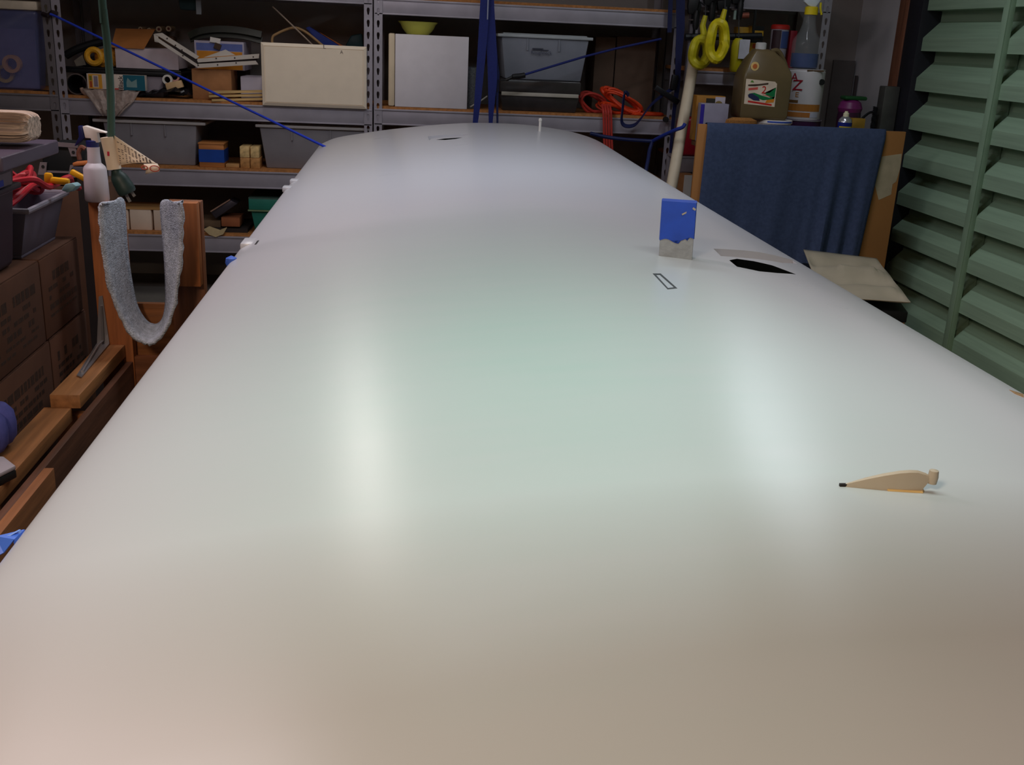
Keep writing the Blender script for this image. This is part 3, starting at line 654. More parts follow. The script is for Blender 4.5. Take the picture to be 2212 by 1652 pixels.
obj('roll', MB().lathe([(0.03,0.0),(0.035,0.0),(0.035,0.2),(0.03,0.22),(0.012,0.225),(0.012,0.02)], (c.x, 6.0, ZC), 18), mat((96, 98, 100), 0.5, 0.3, 0.4, 120), t, smooth=True)
tag(obj('white_cable', MB().tube(spline([aty(1016,231,5.93), aty(1024,226,5.93), aty(1035,220,5.94), aty(1052,208,5.97)]), 0.004, 6), mat((170, 166, 160), 0.5)), 'thin pale cable curling on the shelf behind the blue straps', 'cable')
# dark clear tote with light strip, below the grey tote
x0, x1, za, zb = R(1079, 174, 1254, 246, 5.92)
t = thing('storage_tote', 'smoky dark tote with a pale strip under the grey lidded tote', 'tote', ((x0+x1)/2, 6.1, ZC))
SM = mat((58, 54, 54), 0.25, var=0.15)
obj('body', MB().taper((x0+.02,x1-.02,5.94,6.34),(x0+.005,x1-.005,5.925,6.36),ZC,ZC+0.085), SM, t, bev=0.006)
obj('lid', MB().bx(x0, x1, 5.918, 6.37, ZC+0.098, zb), SM, t, bev=0.008)
obj('strip', MB().bx(x0+.01, x1-.012, 5.914, 5.93, ZC+0.082, ZC+0.102), mat((190, 184, 172), 0.35, var=0.1), t, bev=0.002, label='pale strip along the rim')
ztop = zb
tt, bb = tote((1074,74,1279,168), 5.93, 0.42, ztop+.001, 'grey lidded tote stacked on the smoky tote behind the wing', mat((134, 138, 150), 0.45, var=0.06), mat((176, 182, 186), 0.4, var=0.05))
xm = (bb[0]+bb[1])/2
obj('emblem', MB().bx(xm-0.07, xm+0.02, 5.936, 5.941, bb[3]-0.085, bb[3]-0.081).bx(xm-0.07, xm-0.01, 5.936, 5.941, bb[3]-0.078, bb[3]-0.074), mat((70, 72, 90), 0.6), tt)
text(tt, 'Roughneck', 0.026, (xm-0.02, 5.9335, bb[3]-0.098), FRONT, mat((70, 72, 92), 0.6))
# brown cartons against the back
for px, Y, lb in (((1282,80,1325,250), 6.2, 'tall brown carton right of the grey tote, left half'), ((1327,80,1412,250), 6.22, 'tall brown carton behind the orange cords')):
    carton(px, Y, 0.24, lb, mat((104, 84, 70), 0.85, var=0.1), z0=ZC, group='tall cartons behind the orange cords')
# orange extension cords
OCORD = mat((226, 70, 30), 0.5, var=0.08); RCORD = mat((190, 62, 54), 0.5, var=0.08)
t = thing('orange_cable', 'heap of coiled orange extension cord on the shelf behind the wing', 'cord', aty(1330, 255, 6.0))
def coil(cx_px, cy_px, Y, n, rx, rz, tilt_, r, m, seed, name='coil'):
    rnd = random.Random(seed); mb = MB(); c = aty(cx_px, cy_px, Y)
    for k in range(n):
        a0 = rnd.uniform(-.15, .15); sx = rx*rnd.uniform(.8, 1.1); sz = rz*rnd.uniform(.7, 1.15); dy = rnd.uniform(-.03, .05)
        pts = []
        for j in range(28):
            a = 2*math.pi*j/28; u, v = sx*math.cos(a), sz*math.sin(a); q = tilt_+a0
            pts.append(Vector((c.x+u*math.cos(q)-v*math.sin(q), Y+dy+0.04*math.sin(a+k), max(ZC+r, c.z+u*math.sin(q)+v*math.cos(q)))))
        mb.tube(pts, r, 6, closed=True)
    return obj(name, mb, m, t, smooth=True)
coil(1345, 218, 5.99, 12, 0.125, 0.030, -0.52, 0.0075, OCORD, 3)
coil(1330, 238, 6.0, 6, 0.10, 0.022, -0.3, 0.0075, OCORD, 13)
coil(1284, 226, 6.02, 4, 0.09, 0.05, -0.6, 0.007, RCORD, 5)
coil(1395, 254, 6.0, 4, 0.09, 0.018, 0.0, 0.008, OCORD, 8)
mb = MB()
for k in range(4):
    x = 1304+5.5*k
    mb.tube(spline([aty(x-3,226,5.93), aty(x-1,240,5.885), aty(x,256,5.88), aty(x+1,300,5.88), aty(x+3,335,5.885), aty(x+7,345,5.89)]), 0.0065, 6)
obj('loop', mb, RCORD, t, smooth=True, label='dull red strands hanging over the beam')
# blue webbing hanging from above: two crossing legs
t = thing('tie_down_strap', 'blue webbing strap splitting into two legs behind the far end of the wing', 'strap', aty(1055, 260, 5.72))
obj('webbing', MB().strap([aty(1050,-30,5.72), aty(1047,20,5.72), aty(1040,120,5.72), aty(1032,215,5.72), aty(1027,262,5.72), aty(1024,330,5.72)], [.050,.050,.044,.036,.028,.026], 0.004, (1, 0, 0)), BLUEWEB, t)
obj('webbing', MB().strap([aty(1056,-30,5.735), aty(1058,20,5.735), aty(1063,120,5.735), aty(1064,170,5.735), aty(1060,262,5.735), aty(1058,330,5.735)], [.050,.048,.054,.05,.022,.02], 0.004, (1, 0, 0)), BLUEWEB, t)
obj('webbing', MB().strap([aty(1066,80,5.75), aty(1073,160,5.75), aty(1074,210,5.75), aty(1075,330,5.75)], [.02,.03,.012,.010], 0.004, (1, 0, 0)), mat((20, 30, 80), 0.7), t)
obj('stitching', MB().strap([aty(1055,-20,5.712), aty(1053,42,5.712)], 0.006, 0.002, (1, 0, 0)), mat((150, 156, 176), 0.7), t)
# blue line with buckle to the right
t = thing('tie_line', 'thin blue line with a black hook stretched in front of the grey tote', 'rope', aty(1115, 165, 5.75))
obj('line', MB().tube([aty(1130,162,5.75), aty(1260,123,5.78), aty(1330,105,5.8), aty(1428,84,5.84)], 0.006, 8), BLUEWEB, t, smooth=True)
obj('hook', MB().tube(spline([aty(1080,174,5.75), aty(1095,172,5.75), aty(1108,166,5.75), aty(1125,164,5.75), aty(1135,162,5.75)]), [0.004]*6+[0.008]*6+[0.014]*6+[0.014]*6+[0.006], 8), BLACK, t, smooth=True)
obj('hook', MB().tube(spline([aty(1076,172,5.75), aty(1076,186,5.75), aty(1074,200,5.75)]), 0.004, 6), BLACK, t)
# rack-end webbing and hanging loop
t = thing('ratchet_strap', 'dark blue ratchet strap hanging down the rack post by the orange cords', 'strap', aty(1462, 250, 5.84))
obj('webbing', MB().strap([aty(1450,-30,5.86), aty(1447,40,5.86), aty(1446,70,5.86)], 0.024, 0.004, (1, 0, 0)), mat((16, 24, 72), 0.65, var=0.15), t)
obj('webbing', MB().strap([aty(1470,-30,5.85), aty(1470,60,5.85), aty(1466,120,5.85), aty(1463,190,5.85), aty(1456,240,5.86), aty(1448,330,5.86)], [.05,.046,.036,.028,.02,.014], 0.004, (1, 0, 0)), mat((16, 24, 72), 0.65, var=0.15), t)
obj('webbing', MB().strap(spline([aty(1462,186,5.84), aty(1432,205,5.83), aty(1405,228,5.83), aty(1385,255,5.83), aty(1370,270,5.83), aty(1352,272,5.83), aty(1343,262,5.83), aty(1345,235,5.83), aty(1348,208,5.84), aty(1352,200,5.85), aty(1358,206,5.86)], 5), 0.024, 0.005, (0.4, 0.6, 0.6)), mat((20, 28, 74), 0.7), t)
obj('ratchet', MB().cbx(aty(1440, 205, 5.82), 0.16, 0.03, 0.03, (0, 0.5, 0)).cbx(aty(1456, 178, 5.83), 0.035, 0.03, 0.08, (0, 0.1, 0)), mat((30, 30, 34), 0.4, 0.5), t, bev=0.004)
obj('buckle', MB().lathe([(0.016,-0.008),(0.016,0.008)], aty(1438, 258, 5.86), 12, 'y'), BLACK, t)
# lower rope on the right of the wing
t = thing('blue_rope', 'blue rope running from the wing tip past the white pipe', 'rope', aty(1400, 305, 5.6))
P = spline([aty(1275,288,5.62), aty(1305,295,5.62), aty(1350,301,5.6), aty(1410,305,5.58)])
obj('rope', MB().tube(P, 0.010, 8), mat((16, 28, 78), 0.6), t, smooth=True)
obj('rope', MB().tube(spline([aty(1410,305,5.58), aty(1430,294,5.5), aty(1458,281,5.42), aty(1474,275,5.4), aty(1480,267,5.4)]), 0.010, 8), BLUEROPE, t, smooth=True)
obj('rope', MB().tube(spline([aty(1410,305,5.58), aty(1403,325,5.55), aty(1400,345,5.5), aty(1395,370,5.45), aty(1388,420,5.4)]), 0.010, 8), mat((16, 28, 78), 0.6), t, smooth=True)
# pipe
pa, pb = aty(1499, 132, 5.81), aty(1456, 372, 5.45)
dvec = (pb-pa); k = (0.0-pa.z)/dvec.z; foot = pa+dvec*k
t = thing('plastic_pipe', 'long off white plastic pipe leaning between the racks', 'pipe', foot)
obj('pipe', MB().tube([foot, pa, pa-dvec*0.03], 0.030, 16), mat((214, 198, 172), 0.5, var=0.05), t, smooth=True)

# ------------------------------------------------------------------ right rack and bench things
# red gas can on a shelf behind the board
x0, x1, za, zb = R(1466, 254, 1520, 338, 5.75)
zs = za
t = thing('gas_can', 'dark red fuel can standing left of the brown board', 'fuel can', ((x0+x1)/2, 5.85, zs))
obj('can', MB().taper((x0,x1,5.75,5.888),(x0+.012,x1-.012,5.757,5.88),zs+.001,zb), mat((150, 22, 40), 0.4, var=0.08), t, bev=0.02, seg=3)
obj('cap', MB().lathe([(0.02,0.0),(0.02,0.02),(0.014,0.026)], (x0+.05, 5.83, zb-.003), 14), mat((200, 170, 40), 0.5), t, smooth=True)
x0, x1, za, zb = R(1452, 352, 1500, 371, 5.74)
tag(obj('side_shelf', MB().bx(x0, x1+0.10, 5.735, 5.890, zs-0.012, zs).bx(x0, x1+.10, 5.735, 5.745, za, zs-.012).bx(x0, x0+.03, 5.86, 5.890, 0, zs-.012).bx(x1+.06, x1+.09, 5.86, 5.890, 0, zs-.012), mat((136, 128, 134), 0.6), bev=0.002), 'grey shelf ledge under the red fuel can', 'shelf')
x0, x1, za, zb = R(1455, 374, 1500, 470, 5.70)
t = thing('white_carton', 'brown and white carton below the grey shelf ledge, beside the pipe', 'box', ((x0+x1)/2, 5.7, 0))
obj('body', MB().bx(x0+.005, x1-.03, 5.66, 5.73, 0.0, zb), CARD, t, bev=0.002)
obj('label', MB().bx(x0+.04, x1-.035, 5.658, 5.66, 0.2, zb-.005), WHITEP, t)
# bench top for the jug, can and bottles
BZ = aty(1700, 259, 5.45).z; BT = BZ-0.12
t = thing('workbench', 'bench behind the towel, carrying the jug and the paint can', 'bench', (2.05, 5.6, 0))
obj('top', MB().bx(1.52, 2.55, 5.28, 5.52, BT-0.03, BT).bx(1.70, 2.55, 5.52, 5.725, BT-0.03, BT), wood((120, 84, 54), 'x'), t, bev=0.002)
for xx in (1.76, 2.50):
    for yy in (5.33, 5.68): obj('leg', MB().bx(xx-.03, xx+.03, yy-.03, yy+.03, 0, BT-.03), PINEZ, t)
def lathe_thing(px, py, Y, prof, name, label, cat, m, z0, part='body', n=24):
    c = aty(px, py, Y); t = thing(name, label, cat, (c.x, Y, z0)); obj(part, MB().lathe(prof, (c.x, Y, z0), n), m, t, smooth=True); return t, Vector((c.x, Y, z0))
# white paint can
x0, x1, za, zb = R(1712, 150, 1790, 258, 5.50); r = (x1-x0)/2; cxm = (x0+x1)/2; hC = zb-BZ
t = thing('paint_can', 'white gallon paint can with red letters under the blue fluid bottle', 'paint can', (cxm, 5.5+r, BZ))
CANW = mat((206, 202, 204), 0.4, var=0.04)
obj('can', MB().lathe([(r*.99,0),(r,0.004),(r,hC-.012),(r*.97,hC-.008),(r*.99,hC),(r*.9,hC),(r*.88,hC-.012),(0.001,hC-.012)], (cxm, 5.5+r, BZ), 32), CANW, t, smooth=True)
def cyl_patch(c, rad, a0, a1, z0, z1, m, parent, name='print', n=10):
    mb = MB(); rows = []
    for zz_ in (z0, z1): rows.append([Vector((c[0]+rad*math.sin(a0+(a1-a0)*k/n), c[1]-rad*math.cos(a0+(a1-a0)*k/n), zz_)) for k in range(n+1)])
    mb.grid(rows); return obj(name, mb, m, parent)
cc = (cxm, 5.5+r); BR = mat((166, 108, 44), 0.5, var=0.12); RED = mat((150, 24, 40), 0.5)
cyl_patch(cc, r+.0008, -1.3, 0.75, BZ+hC*0.17, BZ+hC*0.31, BR, t); cyl_patch(cc, r+.0008, -1.3, 0.1, BZ+hC*0.05, BZ+hC*0.145, mat((176, 112, 52), 0.5), t); cyl_patch(cc, r+.001, 0.1, 0.62, BZ+hC*0.05, BZ+hC*0.15, mat((180, 182, 196), 0.5), t)
def can_text(s, size, ang, z, m, rot=0.0):
    p = (cc[0]+(r+.0012)*math.sin(ang), cc[1]-(r+.0012)*math.cos(ang), z)
    text(t, s, size, p, Matrix.Rotation(ang, 3, 'Z').to_4x4().to_euler() if False else (math.pi/2, rot, ang), m, sx=1.2)
can_text('Z', hC*0.30, -0.75, BZ+hC*0.67, RED); can_text('E', hC*0.14, -0.72, BZ+hC*0.49, BR); can_text('A', hC*0.22, -0.98, BZ+hC*0.83, RED)
cyl_patch(cc, r+.0008, -1.3, -0.62, BZ+hC*0.33, BZ+hC*0.385, mat((110, 78, 40), 0.5), t)
ear = 0.62
obj('handle_boss', MB().lathe([(0.016,-0.006),(0.016,0.004),(0.008,0.004)], (cc[0]+r*math.sin(ear), cc[1]-r*math.cos(ear)-.002, BZ+hC*0.76), 16, 'y'), BLACK, t, smooth=True)
obj('lid_gap', MB().cbx((cxm+.012, 5.5+r*0.05, BZ+hC*0.975), r*0.9, 0.006, 0.008), mat((86, 64, 44), 0.6), t)
ctop = BZ+hC
# bottle with blue fluid
x0, x1, za, zb = R(1722, 62, 1782, 148, 5.54); r2 = (x1-x0)/2; cx2 = (x0+x1)/2; yb = 5.54+r2
t = thing('spray_bottle', 'clear spray bottle with blue fluid standing on the white paint can', 'spray bottle', (cx2, yb, ctop))
clear = mat((190, 196, 200), 0.06, var=0.02, alpha=0.13, spec=0.9)
hB = aty(1752, 62, yb).z-ctop
prof = [(r2*.9,0.0),(r2,0.006),(r2,hB*0.62),(r2*0.95,hB*0.72),(r2*0.62,hB*0.9),(r2*.46,hB*1.1),(r2*0.40,hB*1.32),(r2*0.40,hB*1.36)]
obj('bottle', MB().lathe(prof, (cx2, yb, ctop+.001), 28), clear, t, smooth=True)
obj('fluid', MB().lathe([(r2*.86,0.003),(r2*.94,0.009),(r2*.94,hB*0.38),(0.001,hB*0.38)], (cx2, yb, ctop+.001), 28), mat((4, 48, 112), 0.3, var=0.03, spec=0.2), t, smooth=True)
obj('collar', MB().lathe([(r2*.46,hB*1.34),(r2*.46,hB*1.52),(r2*.36,hB*1.54)], (cx2+.004, yb, ctop), 18), mat((226, 200, 30), 0.4), t, smooth=True)
zc = ctop+hB*1.5
obj('spray_head', MB().prism([(cx2-.045,yb-.012,zc+.03),(cx2-.02,yb-.012,zc+.012),(cx2+.018,yb-.012,zc),(cx2+.05,yb-.012,zc+.05),(cx2+.05,yb-.012,zc+.075),(cx2-.03,yb-.012,zc+.08)], (0, .024, 0)), mat((206, 214, 220), 0.4), t, bev=0.004)
obj('trigger', MB().tube(spline([(cx2+.05,yb,zc+.03),(cx2+.052,yb,zc+.0),(cx2+.062,yb,zc-.03)]), 0.006, 8), mat((226, 206, 30), 0.4), t)
# brown jug
x0, x1, za, zb = R(1606, 100, 1716, 262, 5.38); yj = 5.38
w_ = x1-x0; hJ = zb-BZ
t = thing('jug', 'square translucent brown jug with a colourful label on the bench', 'jug', ((x0+x1)/2, 5.46, BZ))
JUG = mat((104, 88, 60), 0.3, var=0.1, scale=10)
def jr(u0, u1, d0, d1, v): return [Vector((x0+w_*u0, yj+d0, BZ+hJ*v)), Vector((x0+w_*u1, yj+d0, BZ+hJ*v)), Vector((x0+w_*u1, yj+d1, BZ+hJ*v)), Vector((x0+w_*u0, yj+d1, BZ+hJ*v))]
obj('jug_body', MB().loft([jr(0.02,0.92,0.0,0.17,0.0), jr(0.0,0.95,0.0,0.18,0.05), jr(0.0,0.96,0.0,0.18,0.55), jr(0.03,0.94,0.01,0.17,0.66), jr(0.12,0.80,0.03,0.15,0.82), jr(0.22,0.62,0.05,0.13,0.93), jr(0.24,0.5,0.06,0.12,0.96)]), JUG, t, bev=0.012, seg=3)
obj('cap', MB().lathe([(0.028,0),(0.028,0.03),(0.02,0.034)], (x0+w_*0.37, yj+.09, BZ+hJ*0.955), 18), mat((190, 188, 186), 0.45), t, smooth=True)
obj('handle', MB().tube(spline([(x0+w_*.58,yj+.09,BZ+hJ*.93),(x0+w_*.72,yj+.09,BZ+hJ*.94),(x0+w_*.86,yj+.09,BZ+hJ*.8),(x0+w_*.95,yj+.09,BZ+hJ*.66)]), 0.013, 10), JUG, t, smooth=True)
lb = [aty(x, y, yj) for x, y in ((1612,170),(1679,177),(1673,231),(1607,224))]
Lx = lambda u, v: lb[3].lerp(lb[2], u).lerp(lb[0].lerp(lb[1], u), v)
def lab(pts, m, d=0.0012, nm='print'): return obj(nm, MB().prism([Lx(*p)+Vector((0, -d, 0)) for p in pts], (0, 0.0006, 0)), m, t)
lab([(0,0),(1,0),(1,.92),(.93,1),(0,1)], mat((224, 204, 182), 0.5), 0.0006, 'label')
RD = mat((206, 40, 34), 0.5); RD2 = mat((214, 90, 80), 0.5); GN = mat((16, 120, 66), 0.5); NV = mat((40, 46, 84), 0.5); GO = mat((220, 134, 34), 0.5); DKB = mat((74, 56, 44), 0.6)
lab([(.12,.08),(.9,.03),(.9,.10),(.12,.15)], RD); lab([(.08,.72),(.3,.74),(.72,.86),(.72,.93),(.4,.84),(.08,.78)], DKB); lab([(.14,.88),(.26,.88),(.22,.96),(.17,.96)], mat((96, 140, 60), 0.5))
lab([(.1,.55),(.4,.62),(.4,.72),(.1,.64)], RD2); lab([(.55,.45),(.75,.42),(.9,.38),(.6,.42)], RD2, 0.0014)
lab([(.12,.42),(.3,.48),(.55,.40),(.85,.34),(.97,.42),(.98,.78),(.8,.55),(.6,.5),(.95,.3),(.6,.22),(.4,.28)], GN); lab([(.1,.38),(.22,.45),(.45,.32),(.5,.18),(.3,.18),(.12,.28)], NV, 0.0016); lab([(.68,.12),(.95,.18),(.97,.32),(.72,.24)], GO, 0.0016)
text(t, '2', 0.052, Lx(.6, .62)+Vector((0, -.002, 0)), (math.pi/2, .05, 0), RD)
q = aty(1631, 143, yj+.01); obj('sticker', MB().lathe([(0.0,-.001),(0.022,-.001),(0.022,.002)], (q.x, yj+.012, q.z), 16, 'y'), mat((220, 186, 120), 0.5), t); obj('print', MB().lathe([(0.0,-.001),(0.012,-.001),(0.012,.002)], (q.x, yj+.010, q.z), 12, 'y'), mat((190, 100, 50), 0.5), t)
# lower row on the bench, half hidden by the towel
x0, x1, za, zb = R(1628, 251, 1710, 290, 5.38); rt = (x1-x0)/2
t, c = lathe_thing(1669, 262, 5.36+rt, [(rt*.93,0),(rt*.95,.10),(rt,.102),(rt,.117),(rt*.97,.1195),(0.001,.1195)], 'white_tub', 'white lidded tub with a blue line, standing under the brown jug', 'tub', WHITEP, BT)
cyl_patch(c, rt+.0008, -.6, .9, BT+.108, BT+.116, mat((60, 90, 190), 0.5), t, 'blue_line')
t = thing('paint_can', 'dark purple paint can standing under the white paint can', 'paint can', (cxm, 5.5+r, BT))
rp_ = r*1.1
obj('can', MB().lathe([(rp_*.98,0),(rp_,.004),(rp_,.112),(rp_*1.02,.114),(rp_*1.02,.118),(rp_*.96,.1195),(0.001,.1195)], (cxm, 5.5+r, BT), 30), mat((58, 26, 62), 0.4, var=0.1), t, smooth=True)
obj('rim', MB().lathe([(rp_*1.025,.113),(rp_*1.03,.1165),(rp_*1.025,.1185)], (cxm, 5.5+r, BT), 30), mat((170, 166, 176), 0.35, 0.5), t, smooth=True)
# magazine box, yellow box, brush
x0, x1, za, zb = R(1512, 224, 1572, 290, 5.37)
t = thing('small_carton', 'white small carton with a dark blue stripe and purple left edge, behind the towel', 'box', ((x0+x1)/2, 5.5, BT))
obj('body', MB().bx(x0, x1, 5.37, 5.43, BT, zb), mat((150, 144, 162), 0.5, var=0.1), t, bev=0.002)
obj('purple_edge', MB().bx(x0-.001, x0+.018, 5.3685, 5.3725, BT, zb-.004), mat((54, 40, 150), 0.5), t)
obj('stripe', MB().bx(x0+.05, x1-.008, 5.3685, 5.37, BT+.045, BT+.068), mat((26, 40, 100), 0.5), t)
obj('stripe', MB().bx(x0+.03, x1-.008, 5.3685, 5.37, BT+.012, BT+.04), mat((206, 190, 140), 0.5), t)
x0, x1, za, zb = R(1502, 207, 1562, 290, 5.44)
t = thing('yellow_box', 'yellow and black box with a white corner behind the white small carton', 'box', ((x0+x1)/2, 5.7, BT))
obj('body', MB().bx(x0, x1+.004, 5.44, 5.515, BT, zb), mat((160, 108, 34), 0.6, var=0.15), t, bev=0.002)
obj('print', MB().bx(x0+.05, x1-.05, 5.439, 5.44, zb-.075, zb-.012), mat((46, 42, 34), 0.6), t); obj('print', MB().bx(x1-.05, x1+.003, 5.439, 5.44, zb-.08, zb-.004), mat((186, 176, 186), 0.6), t)
obj('print', MB().lathe([(0.0,-.001),(0.022,-.001),(0.022,.001)], (x1-.03, 5.438, zb-.045), 14, 'y'), mat((130, 110, 60), 0.6), t)
c = aty(1602, 262, 5.325)
t = thing('hand_brush', 'brown oval brush lying left of the white lidded tub', 'brush', (c.x, 5.33, BT))
sc = Vector((0.085, 0.034, 1))
def ell(k, z): return [Vector((c.x+sc.x*k*math.cos(2*math.pi*j/20), 5.33+sc.y*k*math.sin(2*math.pi*j/20), z)) for j in range(20)]
obj('block', MB().loft([ell(.7, BT), ell(.85, BT+.03), ell(.9, BT+.085)]), mat((50, 36, 26), 0.7), t, smooth=True)
obj('bristles', MB().loft([ell(.92, BT+.085), ell(1, BT+.10), ell(.95, BT+.118), ell(.6, BT+.13)]), mat((150, 100, 48), 0.9, var=0.3, scale=200), t, smooth=True)
# lubricant spray can, yellow with blue
c = aty(1825, 268, 5.40); rs = (aty(1840,268,5.4).x-aty(1811,268,5.4).x)/2; zt = aty(1826, 240, 5.40).z
t = thing('spray_can', 'blue and yellow spray can with a silver dome and cream nozzle behind the towel', 'spray can', (c.x, 5.40, BT))
zd = aty(1825, 264, 5.40).z
obj('can', MB().lathe([(rs*.9,0),(rs,.004),(rs,zd-BT),(0.001,zd-BT)], (c.x, 5.40, BT), 24), mat((26, 40, 130), 0.35), t, smooth=True)
obj('dome', MB().lathe([(rs*.98,0),(rs*.9,.014),(rs*.55,.028),(rs*.4,.03)], (c.x, 5.40, zd), 24), mat((190, 190, 196), 0.25, 0.7), t, smooth=True)
obj('nozzle', MB().lathe([(rs*.42,.028),(rs*.4,.045),(rs*.25,.05),(rs*.22,zt-zd)], (c.x, 5.40, zd), 16), mat((222, 214, 180), 0.5), t, smooth=True)
cyl_patch((c.x, 5.40), rs+.0006, -1.2, 1.2, BT+.02, zd-.02, mat((226, 196, 24), 0.4), t, 'label')
text(t, 'WD-40', 0.024, (c.x, 5.40-rs-.0035, zd-.045), FRONT, mat((24, 36, 120), 0.5))
# purple bottle with green top
c = aty(1832, 262, 5.62); rb = .06; zt = aty(1832, 207, 5.62).z
t = thing('plant_food_bottle', 'dark purple bottle with a pink shoulder and green top against the right wall', 'bottle', (c.x, 5.62, BT))
hb = zt-BT
obj('bottle', MB().lathe([(rb*.9,0),(rb,.006),(rb*1.05,hb*.55),(rb*1.0,hb*.66)], (c.x, 5.62, BT), 20), mat((58, 24, 52), 0.4), t, smooth=True)
obj('shoulder', MB().lathe([(rb*1.0,hb*.66),(rb*1.1,hb*.74),(rb*.9,hb*.87),(rb*.5,hb*.93)], (c.x, 5.62, BT), 20), mat((116, 40, 98), 0.4), t, smooth=True)
obj('green_top', MB().bx(c.x-.05, c.x+.075, 5.58, 5.66, BT+hb*.92, BT+hb), mat((22, 74, 34), 0.5), t, bev=0.008)
x0, x1, za, zb = R(1841, 256, 1868, 290, 5.5)
tag(obj('yellow_carton', MB().bx(x0, x1, 5.5, 5.56, BT, zb), mat((160, 124, 40), 0.6), bev=0.003), 'small dull yellow carton right of the spray can', 'box')
for px, lbx, cc_ in (((1806,131,1853,230), 'grey board leaning on the back wall right of the paint can', (104, 98, 96)), ((1848,164,1872,230), 'narrow dark board beside the grey board on the back wall', (74, 66, 66))):
    x0, x1, za, zb = R(*px, 6.42)
    tag(obj('leaning_board', MB().bx(x0, min(x1, 2.79), 6.50, 6.52, 0.0, zb) if px[0] == 1806 else MB().bx(x0, min(x1, 2.79), 6.44, 6.46, 0.0, zb), mat(cc_, 0.8, var=0.05)), lbx, 'board')
# ---- upper shelf of the right rack
ZD = D1+DZ
def shelfbox(px, Y, dep, nm, lb, cat, m, z0=ZD, bev=0.003, parts=()):
    x0, x1, za, zb = R(*px, Y)
    t = thing(nm, lb, cat, ((x0+x1)/2, Y+dep/2, z0)); obj('body', MB().bx(x0, x1, Y, Y+dep, z0, zb), m, t, bev=bev)
    for u0, u1, v0, v1, mm in parts: obj('print', MB().bx(x0+(x1-x0)*u0, x0+(x1-x0)*u1, Y-.0008, Y, z0+(zb-z0)*v0, z0+(zb-z0)*v1), mm, t)
    return t
YB = mat((196, 150, 34), 0.5, var=0.1)
shelfbox((1590,58,1618,150), 6.0, 0.08, 'yellow_box', 'yellow box with a black band at the back of the upper right shelf', 'box', YB, parts=((0,1,.55,.82,BLACK),(0,1,.2,.45,BLACK)))
shelfbox((1620,56,1646,150), 5.95, 0.08, 'yellow_box', 'yellow box with an orange patch and black lid, left of the white and blue tub', 'box', YB, parts=((0,1,.62,.78,BLACK),(.2,.8,.5,.6,mat((190,70,30),0.5)),(0,1,.9,1,BLACK)))
shelfbox((1605,113,1636,152), 5.93, 0.05, 'bin_box', 'lavender grey bin below the yellow boxes', 'bin', mat((124, 118, 140), 0.5), parts=((.35,.85,.3,.62,BLACK),))
c = aty(1681, 100, 5.98); rw = .05
t = thing('plastic_tub', 'white and blue tub with a red lid on the upper right shelf', 'tub', (c.x, 5.98, ZD)); zt = aty(1681, 53, 5.98).z; hb = zt-ZD
obj('tub', MB().lathe([(rw*.9,0),(rw,hb*.93),(0.001,hb*.93)], (c.x, 5.98, ZD), 24), mat((170, 164, 176), 0.5), t, smooth=True)
obj('lid', MB().lathe([(rw*1.05,hb*.90),(rw*1.05,hb*.97),(rw*.9,hb),(0.001,hb)], (c.x, 5.98, ZD), 24), mat((186, 40, 32), 0.5), t, smooth=True)
cyl_patch((c.x, 5.98), rw*1.0+.001, -.1, 1.0, ZD+hb*.5, ZD+hb*.86, mat((66, 84, 140), 0.5), t); cyl_patch((c.x, 5.98), rw+.001, -1.2, -.15, ZD+hb*.45, ZD+hb*.88, mat((60, 40, 46), 0.5), t)
t = shelfbox((1704,66,1718,152), 5.96, 0.05, 'red_box', 'tall narrow dark red box left of the blue fluid bottle', 'box', mat((136, 20, 40), 0.5))
c = aty(1594, 118, 5.79); zc = c.z
t = thing('yellow_can', 'yellow cylinder with a white paper label hanging below the clamps', 'can', (c.x, 5.79, zc-.07))
obj('can', MB().lathe([(.024,-.09),(.034,-.075),(.036,0.045),(.03,.07),(.018,.085)], (c.x-.005, 5.79, zc), 20), mat((200, 186, 26), 0.4, var=0.1), t, smooth=True)
obj('label', MB().bx(c.x-.012, c.x+.045, 5.742, 5.745, zc-.02, zc+.08), mat((206, 204, 214), 0.6), t)
obj('hook', MB().tube([(c.x-.005, 5.79, zc+.085), (c.x-.005, 5.83, zc+.2), (c.x-.005, 5.893, 1.704)], .003, 6), BLACK, t)
# coiled yellow cords hanging from the beam
YC = mat((206, 190, 24), 0.45, var=0.2, scale=30)
def hank(px, py, rx, rz, Y, r, name_lb, neck, m=YC):
    c = aty(px, py, Y); t = thing('hanging_lead', name_lb, 'cord', c-Vector((0, 0, rz)), 'yellow cords on the right rack')
    for k in range(3):
        obj('coil', MB().tube([c+Vector((rx*(1-.12*k)*math.cos(2*math.pi*j/24)+.004*k, (k-1)*.018+.008*math.sin(j), rz*(1-.05*k)*math.sin(2*math.pi*j/24)*(1.0 if j < 13 else 1.04))) for j in range(24)], r, 8, closed=True), m, t, smooth=True)
    nk = aty(*neck, Y)
    obj('neck', MB().tube([c+Vector((rx*.5, 0, rz*.8)), nk, nk+Vector((0.01, 0.0, 0.05))], [.02,.016,.012], 8), m, t, smooth=True)
    obj('hook', MB().tube([nk+Vector((0.01,0,.04)), nk+Vector((.012, .02, .10)), Vector((nk.x+.012, 5.893, 1.735))], .004, 6), BLACK, t)
hank(1548, 88, .044, .092, 5.60, .023, 'coiled yellow cord hanging in front, right of the pair above the white pipe', (1560, 42))
hank(1512, 112, .046, .066, 5.70, .024, 'coiled yellow cord hanging behind, left of the pair above the white pipe', (1518, 55), mat((190, 180, 30), 0.45, var=0.2, scale=30))
